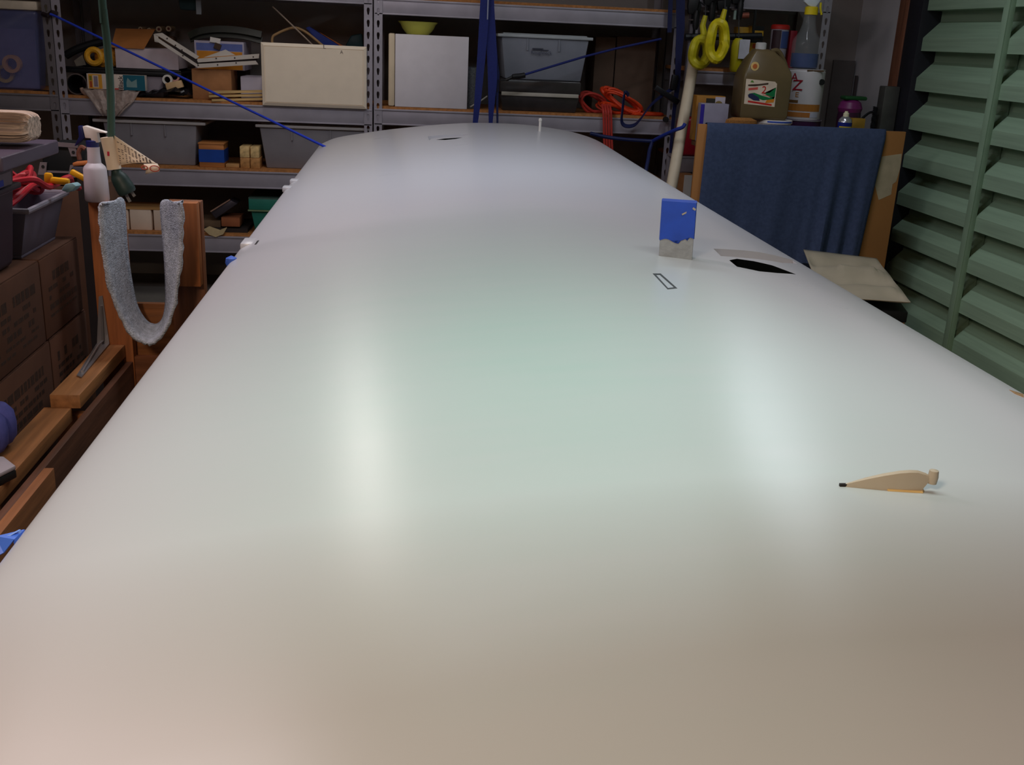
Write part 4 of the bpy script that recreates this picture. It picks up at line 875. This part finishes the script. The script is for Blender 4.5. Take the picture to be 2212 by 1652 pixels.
# black clamps hanging from the top beam
for k, (px, py0, py1, jw) in enumerate(((1505,-40,52,.09),(1538,-40,34,.07),(1568,-40,44,.08),(1598,-40,30,.07))):
    a, b_ = aty(px, py0, 5.87), aty(px-2, py1, 5.87)
    t = thing('bar_clamp', ('first','second','third','fourth')[k]+' from the left of the black bar clamps hanging above the yellow cords', 'clamp', b_, 'black clamps on the right rack')
    obj('bar', MB().bx(a.x-.012, a.x+.012, 5.868, 5.876, b_.z, a.z), mat((40, 38, 44), 0.4, 0.5), t)
    obj('jaw', MB().prism([(a.x-.03,5.855,b_.z+.05),(a.x+.03,5.855,b_.z+.05),(a.x+.038,5.855,b_.z+.09),(a.x+.02,5.855,b_.z+.14),(a.x-.035,5.855,b_.z+.14),(a.x-.038,5.855,b_.z+.09)], (0,.033,0)), BLACK, t, bev=0.004)
    obj('grip', MB().lathe([(.012,0),(.018,.02),(.018,.08),(.010,.1)], (a.x+.01, 5.845, b_.z-.03), 12), BLACK, t, smooth=True)
    obj('screw', MB().tube([(a.x-.038,5.845,b_.z+.02),(a.x+.038,5.845,b_.z+.02)], .005, 6), mat((110, 100, 100), 0.4, 0.6), t)
    obj('hook', MB().bx(a.x-.005, a.x+.005, 5.87, 5.894, 1.75, 1.76), BLACK, t)
t = thing('air_tool', 'small black tool with a copper coloured end, right of the black clamps', 'tool', aty(1604, 33, 5.85))
a, b_ = aty(1592, 34, 5.85), aty(1617, 33, 5.85)
obj('barrel', MB().tube([a, b_], .016, 12), mat((150, 86, 70), 0.4, 0.4), t, smooth=True); obj('tip', MB().tube([a-Vector((.012,0,.02)), a-Vector((.012,0,-.03))], .008, 8), mat((140, 160, 150), 0.4), t, smooth=True)
obj('hook', MB().tube([(a.x+.03, 5.85, a.z), (a.x+.03, 5.893, a.z+.03), (a.x+.03, 5.893, 1.705)], .003, 6), BLACK, t)
a, b_ = aty(1480, 80, 5.872), aty(1645, 78, 5.872)
t = thing('black_bar', 'black horizontal bar passing behind the yellow cords', 'bar', a)
obj('bar', MB().tube([a, b_], .018, 8), mat((24, 26, 30), 0.5), t, smooth=True)
for q in (a.lerp(b_, .12), a.lerp(b_, .9)): obj('hanger', MB().bx(q.x-.006, q.x+.006, 5.885, 5.895, q.z, 1.704), BLACK, t)

# brown board with the blue towel
BY_ = 5.20
xl, xr = aty(1509, 266, BY_).x, aty(1956, 295, BY_).x; ztl = aty(1620, 272, BY_).z
t = thing('backing_board', 'brown board standing upright at the right with a blue towel over it', 'board', ((xl+xr)/2, BY_, 0))
BRD = mat((176, 120, 66), 0.75, var=0.1, scale=3)
obj('sheet', MB().bx(xl, xr, BY_, BY_+0.02, 0.0, ztl), BRD, t, bev=0.002)
q = [aty(x, y, BY_-.001) for x, y in ((1905,338),(1948,332),(1945,362),(1936,392),(1928,398),(1925,420),(1898,432),(1890,400))]
obj('torn_paper', MB().prism(q, (0, .0015, 0)), mat((186, 170, 140), 0.8, var=0.15), t, label='pale torn paper patch')
rows = []
NU, NV_ = 70, 30
for i in range(NV_+1):
    v = i/NV_; row = []
    for j in range(NU+1):
        u = j/NU
        tl, tr = (1527, 268), (1912, 289); bl, br = (1487, 610), (1838, 604)
        x_ = (tl[0]+(tr[0]-tl[0])*u)*(1-v)+(bl[0]+(br[0]-bl[0])*u)*v; y_ = (tl[1]+(tr[1]-tl[1])*u)*(1-v)+(bl[1]+(br[1]-bl[1])*u)*v
        d = 0.018+0.006*v
        d += v**.6*(0.009*math.sin(u*19+0.6*math.sin(u*9))+0.004*math.sin(u*43+v*2))
        if u > .62: d += 0.034*v*(0.5+0.5*math.sin((u-.62)*62))*min(1, (u-.62)/.08)
        q = aty(x_, y_, BY_); zz_ = min(q.z, ztl+.004)
        row.append(Vector((q.x, BY_-d, zz_)))
    if i == 0:
        rows.append([p+Vector((0, .045+p.y*0+(BY_-p.y), -.16)) for p in row]); rows.append([Vector((p.x, BY_+.03, ztl+.004)) for p in row]); rows.append([Vector((p.x, BY_+.012, ztl+.009)) for p in row]); 
        row = [Vector((p.x, BY_-.008, ztl+.006)) for p in row]
    rows.append(row)
tag(obj('blue_towel', MB().grid(rows), mat((72, 84, 114), 0.95, var=0.14, scale=60, bump=0.35, bscale=350, spec=0.1), smooth=True, solid=0.003), 'blue towel draped over the brown board at the right', 'towel')

# creased beige cover on a carton beside the wing
NR, FR, FL = atz(1967, 657, .55), atz(1893, 562, .55), atz(1735, 543, .57); NL = FL+(NR-FR)
NL.z = .55
rows = []
for i in range(25):
    v = i/24; A, B_ = FL.lerp(NL, v), FR.lerp(NR, v); row = []
    for j in range(25):
        u = j/24; p = A.lerp(B_, u)
        e = min(u, 1-u, v, 1-v)
        dz = 0.019*math.sin(v*17+u*1.0)*min(1, e*8)+0.003*math.sin(u*13-v*7)*min(1, e*8)
        if .35 < u < .8 and .25 < v < .5: dz += .012
        if e < .04: dz += .006
        if v < .02 and .75 < u: dz -= .0
        row.append(p+Vector((0, 0, dz)))
    rows.append(row)
cv = obj('plastic_cover', MB().grid(rows), mat((176, 164, 142), 0.5, var=0.12, scale=6), smooth=True, solid=-0.004)
tag(cv, 'creased beige plastic sheet lying on the carton between wing and green door', 'cover')
t = thing('large_carton', 'cardboard carton with a black rim under the creased beige sheet', 'box', ((NL+FR).x/2, (NL+FR).y/2, 0))
def inset(k, z): 
    c = (NR+FR+FL+NL)/4; return [Vector(((c+(p-c)*k).x, (c+(p-c)*k).y, z)) for p in (NR, FR, FL, NL)]
obj('body', MB().loft([inset(.965, 0.0), inset(.965, .47)]), CARD, t, bev=0.004)
obj('rim', MB().loft([inset(.985, .47), inset(.985, .515)]), BLACK, t, bev=0.004)

# ------------------------------------------------------------------ left side: cradle, boxes, bins
t = thing('wing_cradle', 'wooden cradle with a grey carpet sling, left of the wing', 'cradle', (-.75, 3.0, 0))
zp = aty(225, 438, 3.125).z
PY = 3.125
xa, xb = aty(190, 440, PY).x, aty(264, 440, PY).x
obj('post', MB().bx(xa, xb, PY, PY+.04, 0.0, zp), PINEZ, t, bev=0.002)
xc, xd = aty(352, 432, PY).x, aty(424, 432, PY).x
obj('post', MB().bx(xc, xd, PY, PY+.04, aty(400, 619, PY).z, zp+.006), PINEZ, t, bev=0.002)
obj('post', MB().bx(xc, xd+.004, PY+.041, PY+.08, 0.0, zp+.004), wood((120, 72, 44), 'z'), t, bev=0.002)
obj('cross_board', MB().bx(xa+.02, xd, PY+.05, PY+.07, 0.30, aty(320, 656, PY+.05).z), wood((140, 86, 46), 'x'), t)
obj('lower_board', MB().bx(xb+.001, xc-.001, PY+.005, PY+.025, 0.0, aty(330, 772, PY).z), wood((120, 70, 40), 'x'), t)
OUT = spline([aty(x, y, 2.975) for x, y in ((222,436),(213,442),(214,480),(217,530),(226,590),(242,650),(262,695),(290,732),(318,746),(343,738),(365,705),(380,665),(389,610),(395,550),(397,490),(397,440),(390,434))], 4)
INN = spline([aty(x, y, 3.108) for x, y in ((258,431),(265,438),(268,480),(271,530),(278,590),(289,648),(300,676),(316,697),(333,704),(347,700),(357,685),(362,655),(362,610),(359,550),(354,490),(351,444),(358,436))], 4)
N_ = len(OUT); rows = []
rnd = random.Random(7)
for k in range(N_):
    a, b_ = OUT[k], INN[k]; row = []
    for j in range(7):
        p = a.lerp(b_, j/6)
        if j == 0: p = p+Vector((rnd.uniform(-.003,.003), rnd.uniform(-.004,.002), rnd.uniform(-.003,.003)))
        row.append(p)
    rows.append(row)
obj('carpet_sling', MB().grid(rows), mat((176, 180, 190), 0.98, var=0.25, scale=70, bump=0.6, bscale=220, spec=0.05), t, smooth=True, solid=0.008, label='grey carpet strip hanging in a U')
# rails running towards the camera
z1_ = .561; z2_ = .527
p1, p2 = atz(250, 770, z1_), atz(190, 762, z1_); p3, p4 = atz(168, 853, z1_), atz(115, 850, z1_)
obj('rail', MB().bx((p2.x+p4.x)/2, (p1.x+p3.x)/2, p3.y, PY-.001, z1_-.038, z1_), wood((158, 106, 64), 'y'), t, bev=0.002)
q1, q2 = atz(165, 875, z2_), atz(0, 1045, z2_); q3 = atz(97, 877, z2_)
obj('rail', MB().bx(q3.x, (q1.x+q2.x)/2, 0.9, p3.y-.001, z2_-.038, z2_), wood((154, 100, 58), 'y'), t, bev=0.002)
xs = max((p1.x+p3.x)/2, (q1.x+q2.x)/2)
obj('side_board', MB().bx(xs+.001, xs+.02, 0.9, PY-.001, z2_-.24, z2_-.02), wood((92, 56, 38), 'y'), t, bev=0.001)
s1, s2 = atz(117, 1010, .52), atz(95, 1010, .52)
obj('ledger', MB().bx(max(s2.x, xs+.022), max(s1.x, xs+.045), 0.9, s1.y, .52-.10, .52), wood((150, 94, 56), 'y'), t, bev=0.002)
for yy in (1.0, 2.7): obj('leg', MB().bx(xs-.08, xs-.01, yy, yy+.04, 0, z2_-.24+.2), PINEZ, t)
# steel corner brace
bkt = thing('corner_brace', 'galvanized steel corner brace joining post and rail of the cradle', 'brace', atz(232, 752, z1_))
GAL = mat((150, 146, 150), 0.4, 0.6, 0.1)
zc = z1_+.002
va, vb = aty(214, 640, PY-.002), aty(222, 638, PY-.002); vc, vd = aty(238, 752, PY-.002), aty(211, 752, PY-.002)
vc.z = vd.z = zc
obj('arm', MB().prism([va, vb, vc, vd], (0, -.004, 0)), GAL, bkt)
h1, h2 = atz(166, 812, zc), atz(176, 816, zc)
obj('arm', MB().prism([Vector((vd.x, PY-.006, zc)), Vector((vc.x, PY-.006, zc)), h2, h1], (0, 0, .003)), GAL, bkt)
obj('rib', MB().tube([aty(219, 660, PY-.008), aty(222, 735, PY-.012), Vector((vd.x+.015, PY-.05, zc+.008)), (h1+h2)/2+Vector((0, .03, .006))], .004, 6), GAL, bkt)
# spray bottle on the post
PB = 3.15
c = aty(214, 437, PB); rb = .0345; hb = aty(205, 360, PB).z-zp
t = thing('spray_bottle', 'white plastic spray bottle standing on the left post of the cradle', 'spray bottle', (c.x, PB, zp))
PL = mat((206, 196, 200), 0.45, var=0.03)
hs = aty(205, 318, PB).z-zp
obj('bottle', MB().lathe([(rb*.92,0),(rb*1.0,.005),(rb*.97,hb*.55),(rb*.94,hb*.92),(rb*.85,hb),(rb*.55,hb*1.1),(rb*.5,hs*.9),(rb*.52,hs)], (c.x-.004, PB, zp+.001), 28), PL, t, smooth=True)
obj('collar', MB().lathe([(rb*.5,hs),(rb*.52,hs+.018),(rb*.4,hs+.02)], (c.x-.005, PB, zp), 20), mat((30, 36, 96), 0.4), t, smooth=True)
hd = [aty(x, y, PB-.012) for x, y in ((178,273),(184,272),(229,286),(229,288),(209,286),(213,308),(198,308),(196,299),(184,298))]
obj('spray_head', MB().prism(hd, (0, .024, 0)), mat((232, 222, 212), 0.4), t, bev=0.003)
obj('trigger', MB().prism([aty(x, y, PB-.009) for x, y in ((168,272),(177,272),(183,298),(175,306),(166,314),(160,316),(170,296))], (0, .018, 0)), mat((22, 28, 84), 0.45), t, bev=0.002)
# cardboard boxes: right faces look towards the wing
XB = -.962
BROWN = mat((90, 55, 37), 0.85, var=0.1, scale=12)
prt = mat((62, 40, 28), 0.85, var=0.3, scale=120)
for (y0, y1, z0, z1, lb, lines) in ((2.815, 3.15, .662, .885, 'upper right cardboard box of the stack behind the rail', 5), (2.40, 2.81, .662, .885, 'upper left cardboard box of the stack, under the purple bin', 6),
                             (2.835, 3.17, 0.0, .658, 'lower right tall cardboard box of the stack behind the rail', 5), (2.38, 2.83, 0.0, .658, 'lower left tall cardboard box of the stack behind the rail', 6)):
    t = thing('cardboard_box', lb, 'box', (XB-.2, (y0+y1)/2, z0), 'cardboard boxes left of the cradle')
    obj('body', MB().bx(XB-.42, XB, y0, y1, z0, z1-.003), BROWN, t, bev=0.004)
    obj('flap', MB().bx(XB-.21, XB-.002, y0+.002, y1-.002, z1-.003, z1), BROWN, t); obj('flap', MB().bx(XB-.418, XB-.212, y0+.002, y1-.002, z1-.003, z1), BROWN, t)
    mb = MB(); rnd = random.Random(int(y0*1000)); zb_ = z1-.05
    for k in range(lines):
        hh_ = (.026, .012, .012, .016, .008, .008)[k]; yy = y0+.05
        while yy < y1-.07:
            wl = rnd.uniform(.012, .04)
            if rnd.random() < .8: mb.bx(XB, XB+.0005, yy, yy+wl, zb_-hh_, zb_)
            yy += wl+.007
        zb_ -= hh_+.012
    obj('print', mb, prt, t, kind='stuff')
# grey bin with red jumper cables
YG0, YG1 = 2.80, 3.12; zg0 = .886; zg1 = aty(120, 437, 2.95).z
t = thing('storage_bin', 'grey open bin on the cardboard boxes, holding red jumper cables', 'bin', (-1.12, 2.96, zg0))
GB = mat((100, 94, 108), 0.5, var=0.06)
xr_ = XB-.015
def rect(x0, x1, y0, y1, z): return [Vector((x0,y0,z)), Vector((x1,y0,z)), Vector((x1,y1,z)), Vector((x0,y1,z))]
obj('body', MB().loft([rect(xr_-.27, xr_-.03, YG0+.02, YG1-.02, zg0+.008), rect(xr_-.30, xr_, YG0, YG1, zg1), rect(xr_-.296, xr_-.004, YG0+.004, YG1-.004, zg1), rect(xr_-.266, xr_-.034, YG0+.024, YG1-.024, zg0+.012)]).bx(xr_-.27, xr_-.03, YG0+.02, YG1-.02, zg0, zg0+.008), GB, t, bev=0.002)
rr = [(xr_+.006,YG0-.006),(xr_+.006,YG1+.006),(xr_-.306,YG1+.006),(xr_-.306,YG0-.006)]
obj('rim', MB().tube([Vector((x, y, zg1)) for x, y in rr], .008, 8, closed=True), mat((146, 140, 150), 0.45), t)
t = thing('jumper_cables', 'red jumper cables with yellow clamps coiled in the grey bin', 'cables', (-1.1, 2.95, zg1-.02))
RC = mat((176, 24, 40), 0.45, var=0.1)
cb = Vector((xr_-.085, 2.95, zg1+.022))
for k in range(6):
    mb = MB(); pts = []
    a0 = random.uniform(0, 6.28)
    for j in range(30):
        a = 2*math.pi*j/30
        pts.append(cb+Vector((-.02+(.085-.006*k)*math.cos(a), (.17-.008*k)*math.sin(a), .008*k+.016*math.sin(2*a+a0)+.012*math.cos(a*3+k))))
    obj('cable', mb.tube(pts, .0075, 7, closed=True), RC, t, smooth=True)
obj('cable', MB().tube(spline([cb+Vector((.02,-.12,.04)), cb+Vector((.085,-.08,.05)), cb+Vector((.10,.0,.02)), cb+Vector((.115,.12,.03)), cb+Vector((.10,.2,-.0)), cb+Vector((.10,.26,-.02))]), .009, 7), RC, t, smooth=True)
YH = mat((232, 164, 20), 0.45)
for px, dx in (((105, 385), (.022, .016, .03)), ((130, 391), (.05, .02, .018))):
    p = aty(*px, 2.97); obj('clamp', MB().cbx(p, *dx, (0, 0.08, 0)), YH, t, bev=0.006)
p = aty(172, 380, 3.26); obj('clamp', MB().cbx(p, .055, .02, .016, (0, .5, 0)), YH, t, bev=0.004)
q = [aty(x, y, 2.86) for x, y in ((132,411),(140,398),(156,395),(165,402),(156,411),(146,416))]
tag(obj('blue_rag', MB().prism(q, (0, .05, -.004)), mat((130, 164, 172), 0.8), bev=0.003), 'pale blue cloth tucked between the red jumper cables', 'cloth')
# purple bin with lid, label and rolled towel on top
pb_ = aty(50, 588, 2.62); zt = aty(50, 318, 2.6).z
t = thing('storage_tote', 'dark purple grey tote on the cardboard boxes at the left photo edge', 'tote', (-1.2, 2.6, .886))
PU = mat((52, 43, 58), 0.5, var=0.06)
obj('body', MB().taper((XB-.40, XB-.035, 2.46, 2.74), (XB-.42, XB-.012, 2.43, 2.76), .886, zt-.03), PU, t, bev=0.02, seg=3)
obj('lid', MB().bx(XB-.45, aty(72, 325, 2.6).x, 2.40, 2.79, zt-.034, zt).bx(XB-.42, XB-.02, 2.43, 2.76, zt, zt+.012), mat((80, 68, 84), 0.45, var=0.06), t, bev=0.014, seg=3)
obj('ridge', MB().bx(XB-.425, XB-.006, 2.425, 2.765, zt-.12, zt-.105), PU, t, bev=0.005)
q0, q1 = atx(0, 376, XB-.018), atx(23, 412, XB-.020)
obj('label', MB().bx(XB-.040, XB-.0145, q0.y-.06, q1.y, q1.z, q0.z), mat((130, 116, 126), 0.6), t); obj('print', MB().bx(XB-.0146, XB-.0138, q0.y-.05, q0.y+.006, q1.z+.02, q1.z+.035), mat((40, 60, 170), 0.6), t)
c = aty(25, 283, 2.62); c = Vector((c.x, 2.62, zt+.012+.034))
t = thing('rolled_towel', 'rolled ribbed cream towel lying on the purple tote lid', 'towel', (c.x-.1, 2.62, zt+.012))
mb = MB(); rings = []
xend = aty(76, 290, 2.62).x
def sgn(v, e_): return math.copysign(abs(v)**e_, v)
for k in range(24):
    x = xend-.40*k/23; e = (0.72, .88, .96, 1.0)[min(k, 3)]; x = xend-(0, 0.006, 0.016, .03)[k] if k < 4 else xend-.03-.37*(k-3)/20
    ring_ = []
    for j in range(64):
        a = 2*math.pi*j/64; rg = 1+.07*math.cos(j*math.pi)+.02*math.sin(j*2.3)
        ring_.append(Vector((x+.0015*math.sin(j*1.9), 2.62+.062*e*sgn(math.cos(a), .55)*rg, zt+.012+.034+.033*e*sgn(math.sin(a), .55)*rg)))
    rings.append(ring_)
obj('roll', MB().loft(rings), mat((196, 172, 154), 0.95, var=0.55, scale=2, stretch=(2, 60, 60), bump=0.4, bscale=40), t, smooth=True)
# dark folding tool stand behind the bins
YS = 3.75
x0, x1, za, zb = R(84, 308, 196, 402, YS)
t = thing('tool_case', 'black tool case with slotted grey brackets behind the jumper cables', 'case', ((x0+x1)/2, YS+.1, za))
obj('case', MB().bx(x0+.01, x1, YS, YS+.22, za, zb-.012), mat((22, 24, 26), 0.45, var=0.1), t, bev=0.012)
BRK = mat((136, 122, 124), 0.5, 0.3)
a, b_ = aty(80, 308, YS-.006), aty(168, 315, YS-.006)
obj('bar', MB().strap([a, b_], .014, .006, (0, 0, 1)), BRK, t)
for x, y, dy in ((88,322,1),(156,326,1),(91,362,-1),(156,368,-1)):
    p = aty(x, y, YS-.006); mb = MB()
    w1, w2 = .016, .012
    mb.loft([[Vector((p.x-w1, YS-.008, p.z+.024*dy)), Vector((p.x+w1*.6, YS-.008, p.z+.024*dy)), Vector((p.x+w1*1.1, YS-.008, p.z-.018*dy)), Vector((p.x-w1*.3, YS-.008, p.z-.018*dy))],
             [Vector((p.x-w1, YS-.002, p.z+.024*dy)), Vector((p.x+w1*.6, YS-.002, p.z+.024*dy)), Vector((p.x+w1*1.1, YS-.002, p.z-.018*dy)), Vector((p.x-w1*.3, YS-.002, p.z-.018*dy))]])
    tb = obj('tab', mb, BRK, t); obj('hole', MB().lathe([(.0055,-.0005),(.0055,.0005)], (p.x+.004, YS-.009, p.z-.004*dy), 10, 'y'), INK, tb)
obj('latch_band', MB().bx(x0+.02, x1-.02, YS-.001, YS+.002, za+.045, za+.052), BRK, t)
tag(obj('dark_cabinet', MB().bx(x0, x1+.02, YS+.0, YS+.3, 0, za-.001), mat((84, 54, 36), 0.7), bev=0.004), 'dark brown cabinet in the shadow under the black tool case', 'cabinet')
c = aty(181, 352, 3.62)
t = thing('sanding_disc', 'orange brown sanding disc behind the white spray bottle', 'disc', c)
obj('disc', MB().cbx(c, .06, .05, .012, (0, -.12, 0)), mat((176, 100, 50), 0.8), t, bev=0.004); obj('backing', MB().cbx(c+Vector((.0, .0, -.026)), .062, .05, .034), mat((70, 66, 76), 0.6), t, bev=0.004)
obj('stem', MB().bx(c.x-.02, c.x+.02, 3.60, 3.64, 0, c.z-.043), mat((40, 32, 30), 0.7), t)
tag(obj('red_loop', MB().tube(spline([aty(172,345,3.7), aty(170,330,3.7), aty(176,318,3.7), aty(184,322,3.7)]), .008, 8), mat((120, 70, 54), 0.6), smooth=True), 'reddish looped handle behind the spray bottle', 'handle')

# ------------------------------------------------------------------ clear tub at the far left (front of the left rack)
ZA = 1.105+DZ
x0, x1, za, zb = R(-60, 0, 87, 204, 5.90)
t = thing('clear_tub', 'clear plastic tub with a white lid at the top left photo edge', 'tub', ((x0+x1)/2, 6.0, ZA))
CL = mat((120, 130, 190), 0.2, var=0.05, alpha=0.35, spec=0.6)
FYt = 5.915
obj('body', MB().taper((x0+.03, x1-.035, FYt+.02, 6.05), (x0, x1-.005, FYt, 6.08), ZA, zb-.045), CL, t, bev=0.02, seg=3)
obj('lid', MB().bx(x0-.01, x1+.0, FYt-.008, 6.09, zb-.045, zb), mat((214, 200, 180), 0.5), t, bev=0.01)
for px, lb in (((26,138), 'tan tape roll standing inside the clear tub'), ((5,160), 'yellow tape roll lower inside the clear tub')):
    c = aty(*px, 5.96); cz = max(c.z, ZA+.053)
    ring((c.x, 5.965+.045*(px[0]==5), cz), .032, .014, mat((206, 150, 70) if px[0] == 26 else (206, 170, 50), 0.6), lb, width=.04)
tag(obj('paper_sheet', MB().bx(x0+.04, x1-.06, 6.02, 6.026, ZA+.006, zb-.14), mat((120, 110, 140), 0.7)), 'lilac paper sheets standing inside the clear tub', 'paper')
x0, x1, za, zb = R(72, 196, 106, 206, 5.93)
tag(obj('dark_bar', MB().bx(x0, x1-.01, 5.93, 5.99, ZA, zb), mat((44, 30, 30), 0.6), bev=0.004), 'small dark bar on the shelf right of the clear tub', 'bar')
# blue line from the left post to the wing tip
pA, pB = aty(108, 30, 5.86), on_wing(702, 317)
t = thing('tie_line', 'thin blue line running from the left rack post down to the wing tip', 'rope', (pA+pB)/2)
obj('line', MB().tube([pA, aty(118, 34, 5.86), aty(300, 122, 5.72), aty(500, 219, 5.58), pB+Vector((.006, .01, -.004))], .006, 8), mat((40, 66, 200), 0.6), t, smooth=True)
obj('knot', MB().tube([aty(92, 30, 5.885), aty(104, 34, 5.87), aty(112, 26, 5.87), aty(124, 30, 5.885)], .012, 8), mat((40, 28, 34), 0.7), t, smooth=True)

# ------------------------------------------------------------------ green cord hanging from the ceiling
YG = 2.6
t = thing('power_cord', 'thick green power cord with a plug and paper tag hanging from the ceiling', 'cord', aty(241, 400, YG))
GC = mat((58, 84, 74), 0.5, var=0.06)
tp = aty(216, -60, YG)
P = spline([Vector((tp.x, YG, 2.8)), aty(216,-60,YG), aty(223,20,YG), aty(232,100,YG), aty(238,180,YG), aty(240,250,YG), aty(241,300,YG), aty(246,345,YG), aty(254,370,YG)])
obj('cable', MB().tube(P, .0088, 12), GC, t, smooth=True)
pl = [aty(x, y, YG) for x, y in ((249,366),(256,382),(268,402),(277,418))]
obj('plug', MB().tube(spline(pl, 4), [.010,.011,.013,.016,.019,.020,.021,.021,.022,.022,.022,.021,.018][:len(spline(pl, 4))], 14), mat((34, 52, 50), 0.5), t, smooth=True)
for a, b_ in (((281,411),(291,424)), ((272,420),(281,436))):
    obj('prong', MB().strap([aty(*a, YG), aty(*b_, YG)], .007, .002, (1, 0, .6)), mat((170, 164, 160), 0.3, 0.8), t)
TAGM = mat((222, 200, 176), 0.6, var=0.05)
tg = obj('tag_sleeve', MB().tube([aty(232, 296, YG), aty(240, 330, YG), aty(247, 365, YG)], [.0165,.0165,.0165], 16), TAGM, t, smooth=True)
obj('print', MB().cbx(aty(234, 332, YG-.017), .005, .001, .010), mat((190, 30, 60), 0.6), tg)
A, B_, C_, D_ = (246, 292), (340, 352), (256, 358), (332, 352)
rows = []
for i in range(13):
    v = i/12; top = (246+(338-246)*v, 292+(353-292)*v); bot = (254+(340-254)*v, 358+(353-358)*v-4*math.sin(math.pi*v))
    rows.append([aty(top[0]+(bot[0]-top[0])*j/6, top[1]+(bot[1]-top[1])*j/6, YG-.004-.018*math.sin(math.pi*v)*(j/6)-.01*v) for j in range(7)])
fl = obj('paper_tag', MB().grid(rows), TAGM, t, smooth=True, solid=0.0008)
mb = MB(); rnd = random.Random(5)
for i in range(1, 11):
    v = i/12; r_ = rows[i]
    for j in range(1, 6):
        for q_ in (0, .5):
            if rnd.random() < .75:
                p = r_[j].lerp(r_[min(j+1, 6)], q_); mb.cbx(p+Vector((0, -.0016, 0)), rnd.uniform(.003, .0055), .0006, .0016, (0, .5, 0))
obj('print', mb, mat((110, 96, 92), 0.7), fl, kind='stuff')
crl = []
for i in range(8):
    v = i/7; crl.append([aty(300+40*u+5*math.sin(v*2.2), 354-1*u+v*(24-6*u), YG-.03-.012*math.sin(v*3)+.004*u) for u in (0.25, .5, .75, 1.0)])
cu = obj('paper_tag', MB().grid(crl), TAGM, t, smooth=True, solid=0.0008, label='curled lower corner of the tag with red lettering')
for px in ((334,364,.011),(312,362,.007)):
    p = aty(px[0], px[1], YG-.045); obj('lettering', MB().tube([p+Vector((px[2]*math.cos(2*math.pi*j/16), 0, .6*px[2]*math.sin(2*math.pi*j/16))) for j in range(16)], .0012, 5, closed=True), mat((170, 60, 40), 0.6), cu)

# ------------------------------------------------------------------ near left odds and ends
pw_ = atz(0, 1150, .78)
e0 = on_wing(70, 1140)
t = thing('tie_down_strap', 'bright blue strap under the near left edge of the wing', 'strap', e0+Vector((-.15, 0, -.1)))
pth = [Vector((e0.x+.10, e0.y+.02, .845)), Vector((e0.x+.0, e0.y+.01, .858)), aty(40, 1154, e0.y+.005)+Vector((0, 0, -.0)), aty(0, 1176, e0.y), aty(-120, 1236, e0.y-.02)]
obj('webbing', MB().strap(pth, [.014,.016,.017,.021,.024], .003, (0, .55, .8)), mat((66, 110, 214), 0.5, var=0.1), t)
obj('webbing', MB().strap([p+Vector((0, .002, .004)) for p in pth[1:]], [.003]*4, .003, (0, .5, .8)), mat((120, 160, 240), 0.5), t)
c = atz(-2, 975, z2_)+Vector((-.012, -.02, .04))
t = thing('purple_cloth', 'folded violet blue cloth on the boxes side of the rail at the left photo edge', 'cloth', (c.x, c.y, z2_))
mb = MB()
for k in range(2): mb.lathe([(.001,-.05),(.035,-.046),(.045,-.03),(.047,0),(.043,.03),(.030,.046),(.001,.05)], c+Vector((-.0, .045-.055*k, .02)), 16)
obj('cloth', mb, mat((82, 82, 150), 0.9, var=0.12, scale=80), t, smooth=True)
q = [atz(x, y, z2_+.03) for x, y in ((-30,983),(8,985),(34,1005),(-20,1032))]
t = thing('grey_pad', 'grey pad with a black underside lying on the rail at the left photo edge', 'pad', (q[0].x, q[0].y, z2_))
obj('pad', MB().prism(q, (0, 0, -.010)), mat((150, 140, 146), 0.9, var=0.1), t, bev=0.003); obj('underside', MB().prism([p-Vector((0, 0, .0105)) for p in q], (0, 0, -.019)), BLACK, t, bev=0.003)
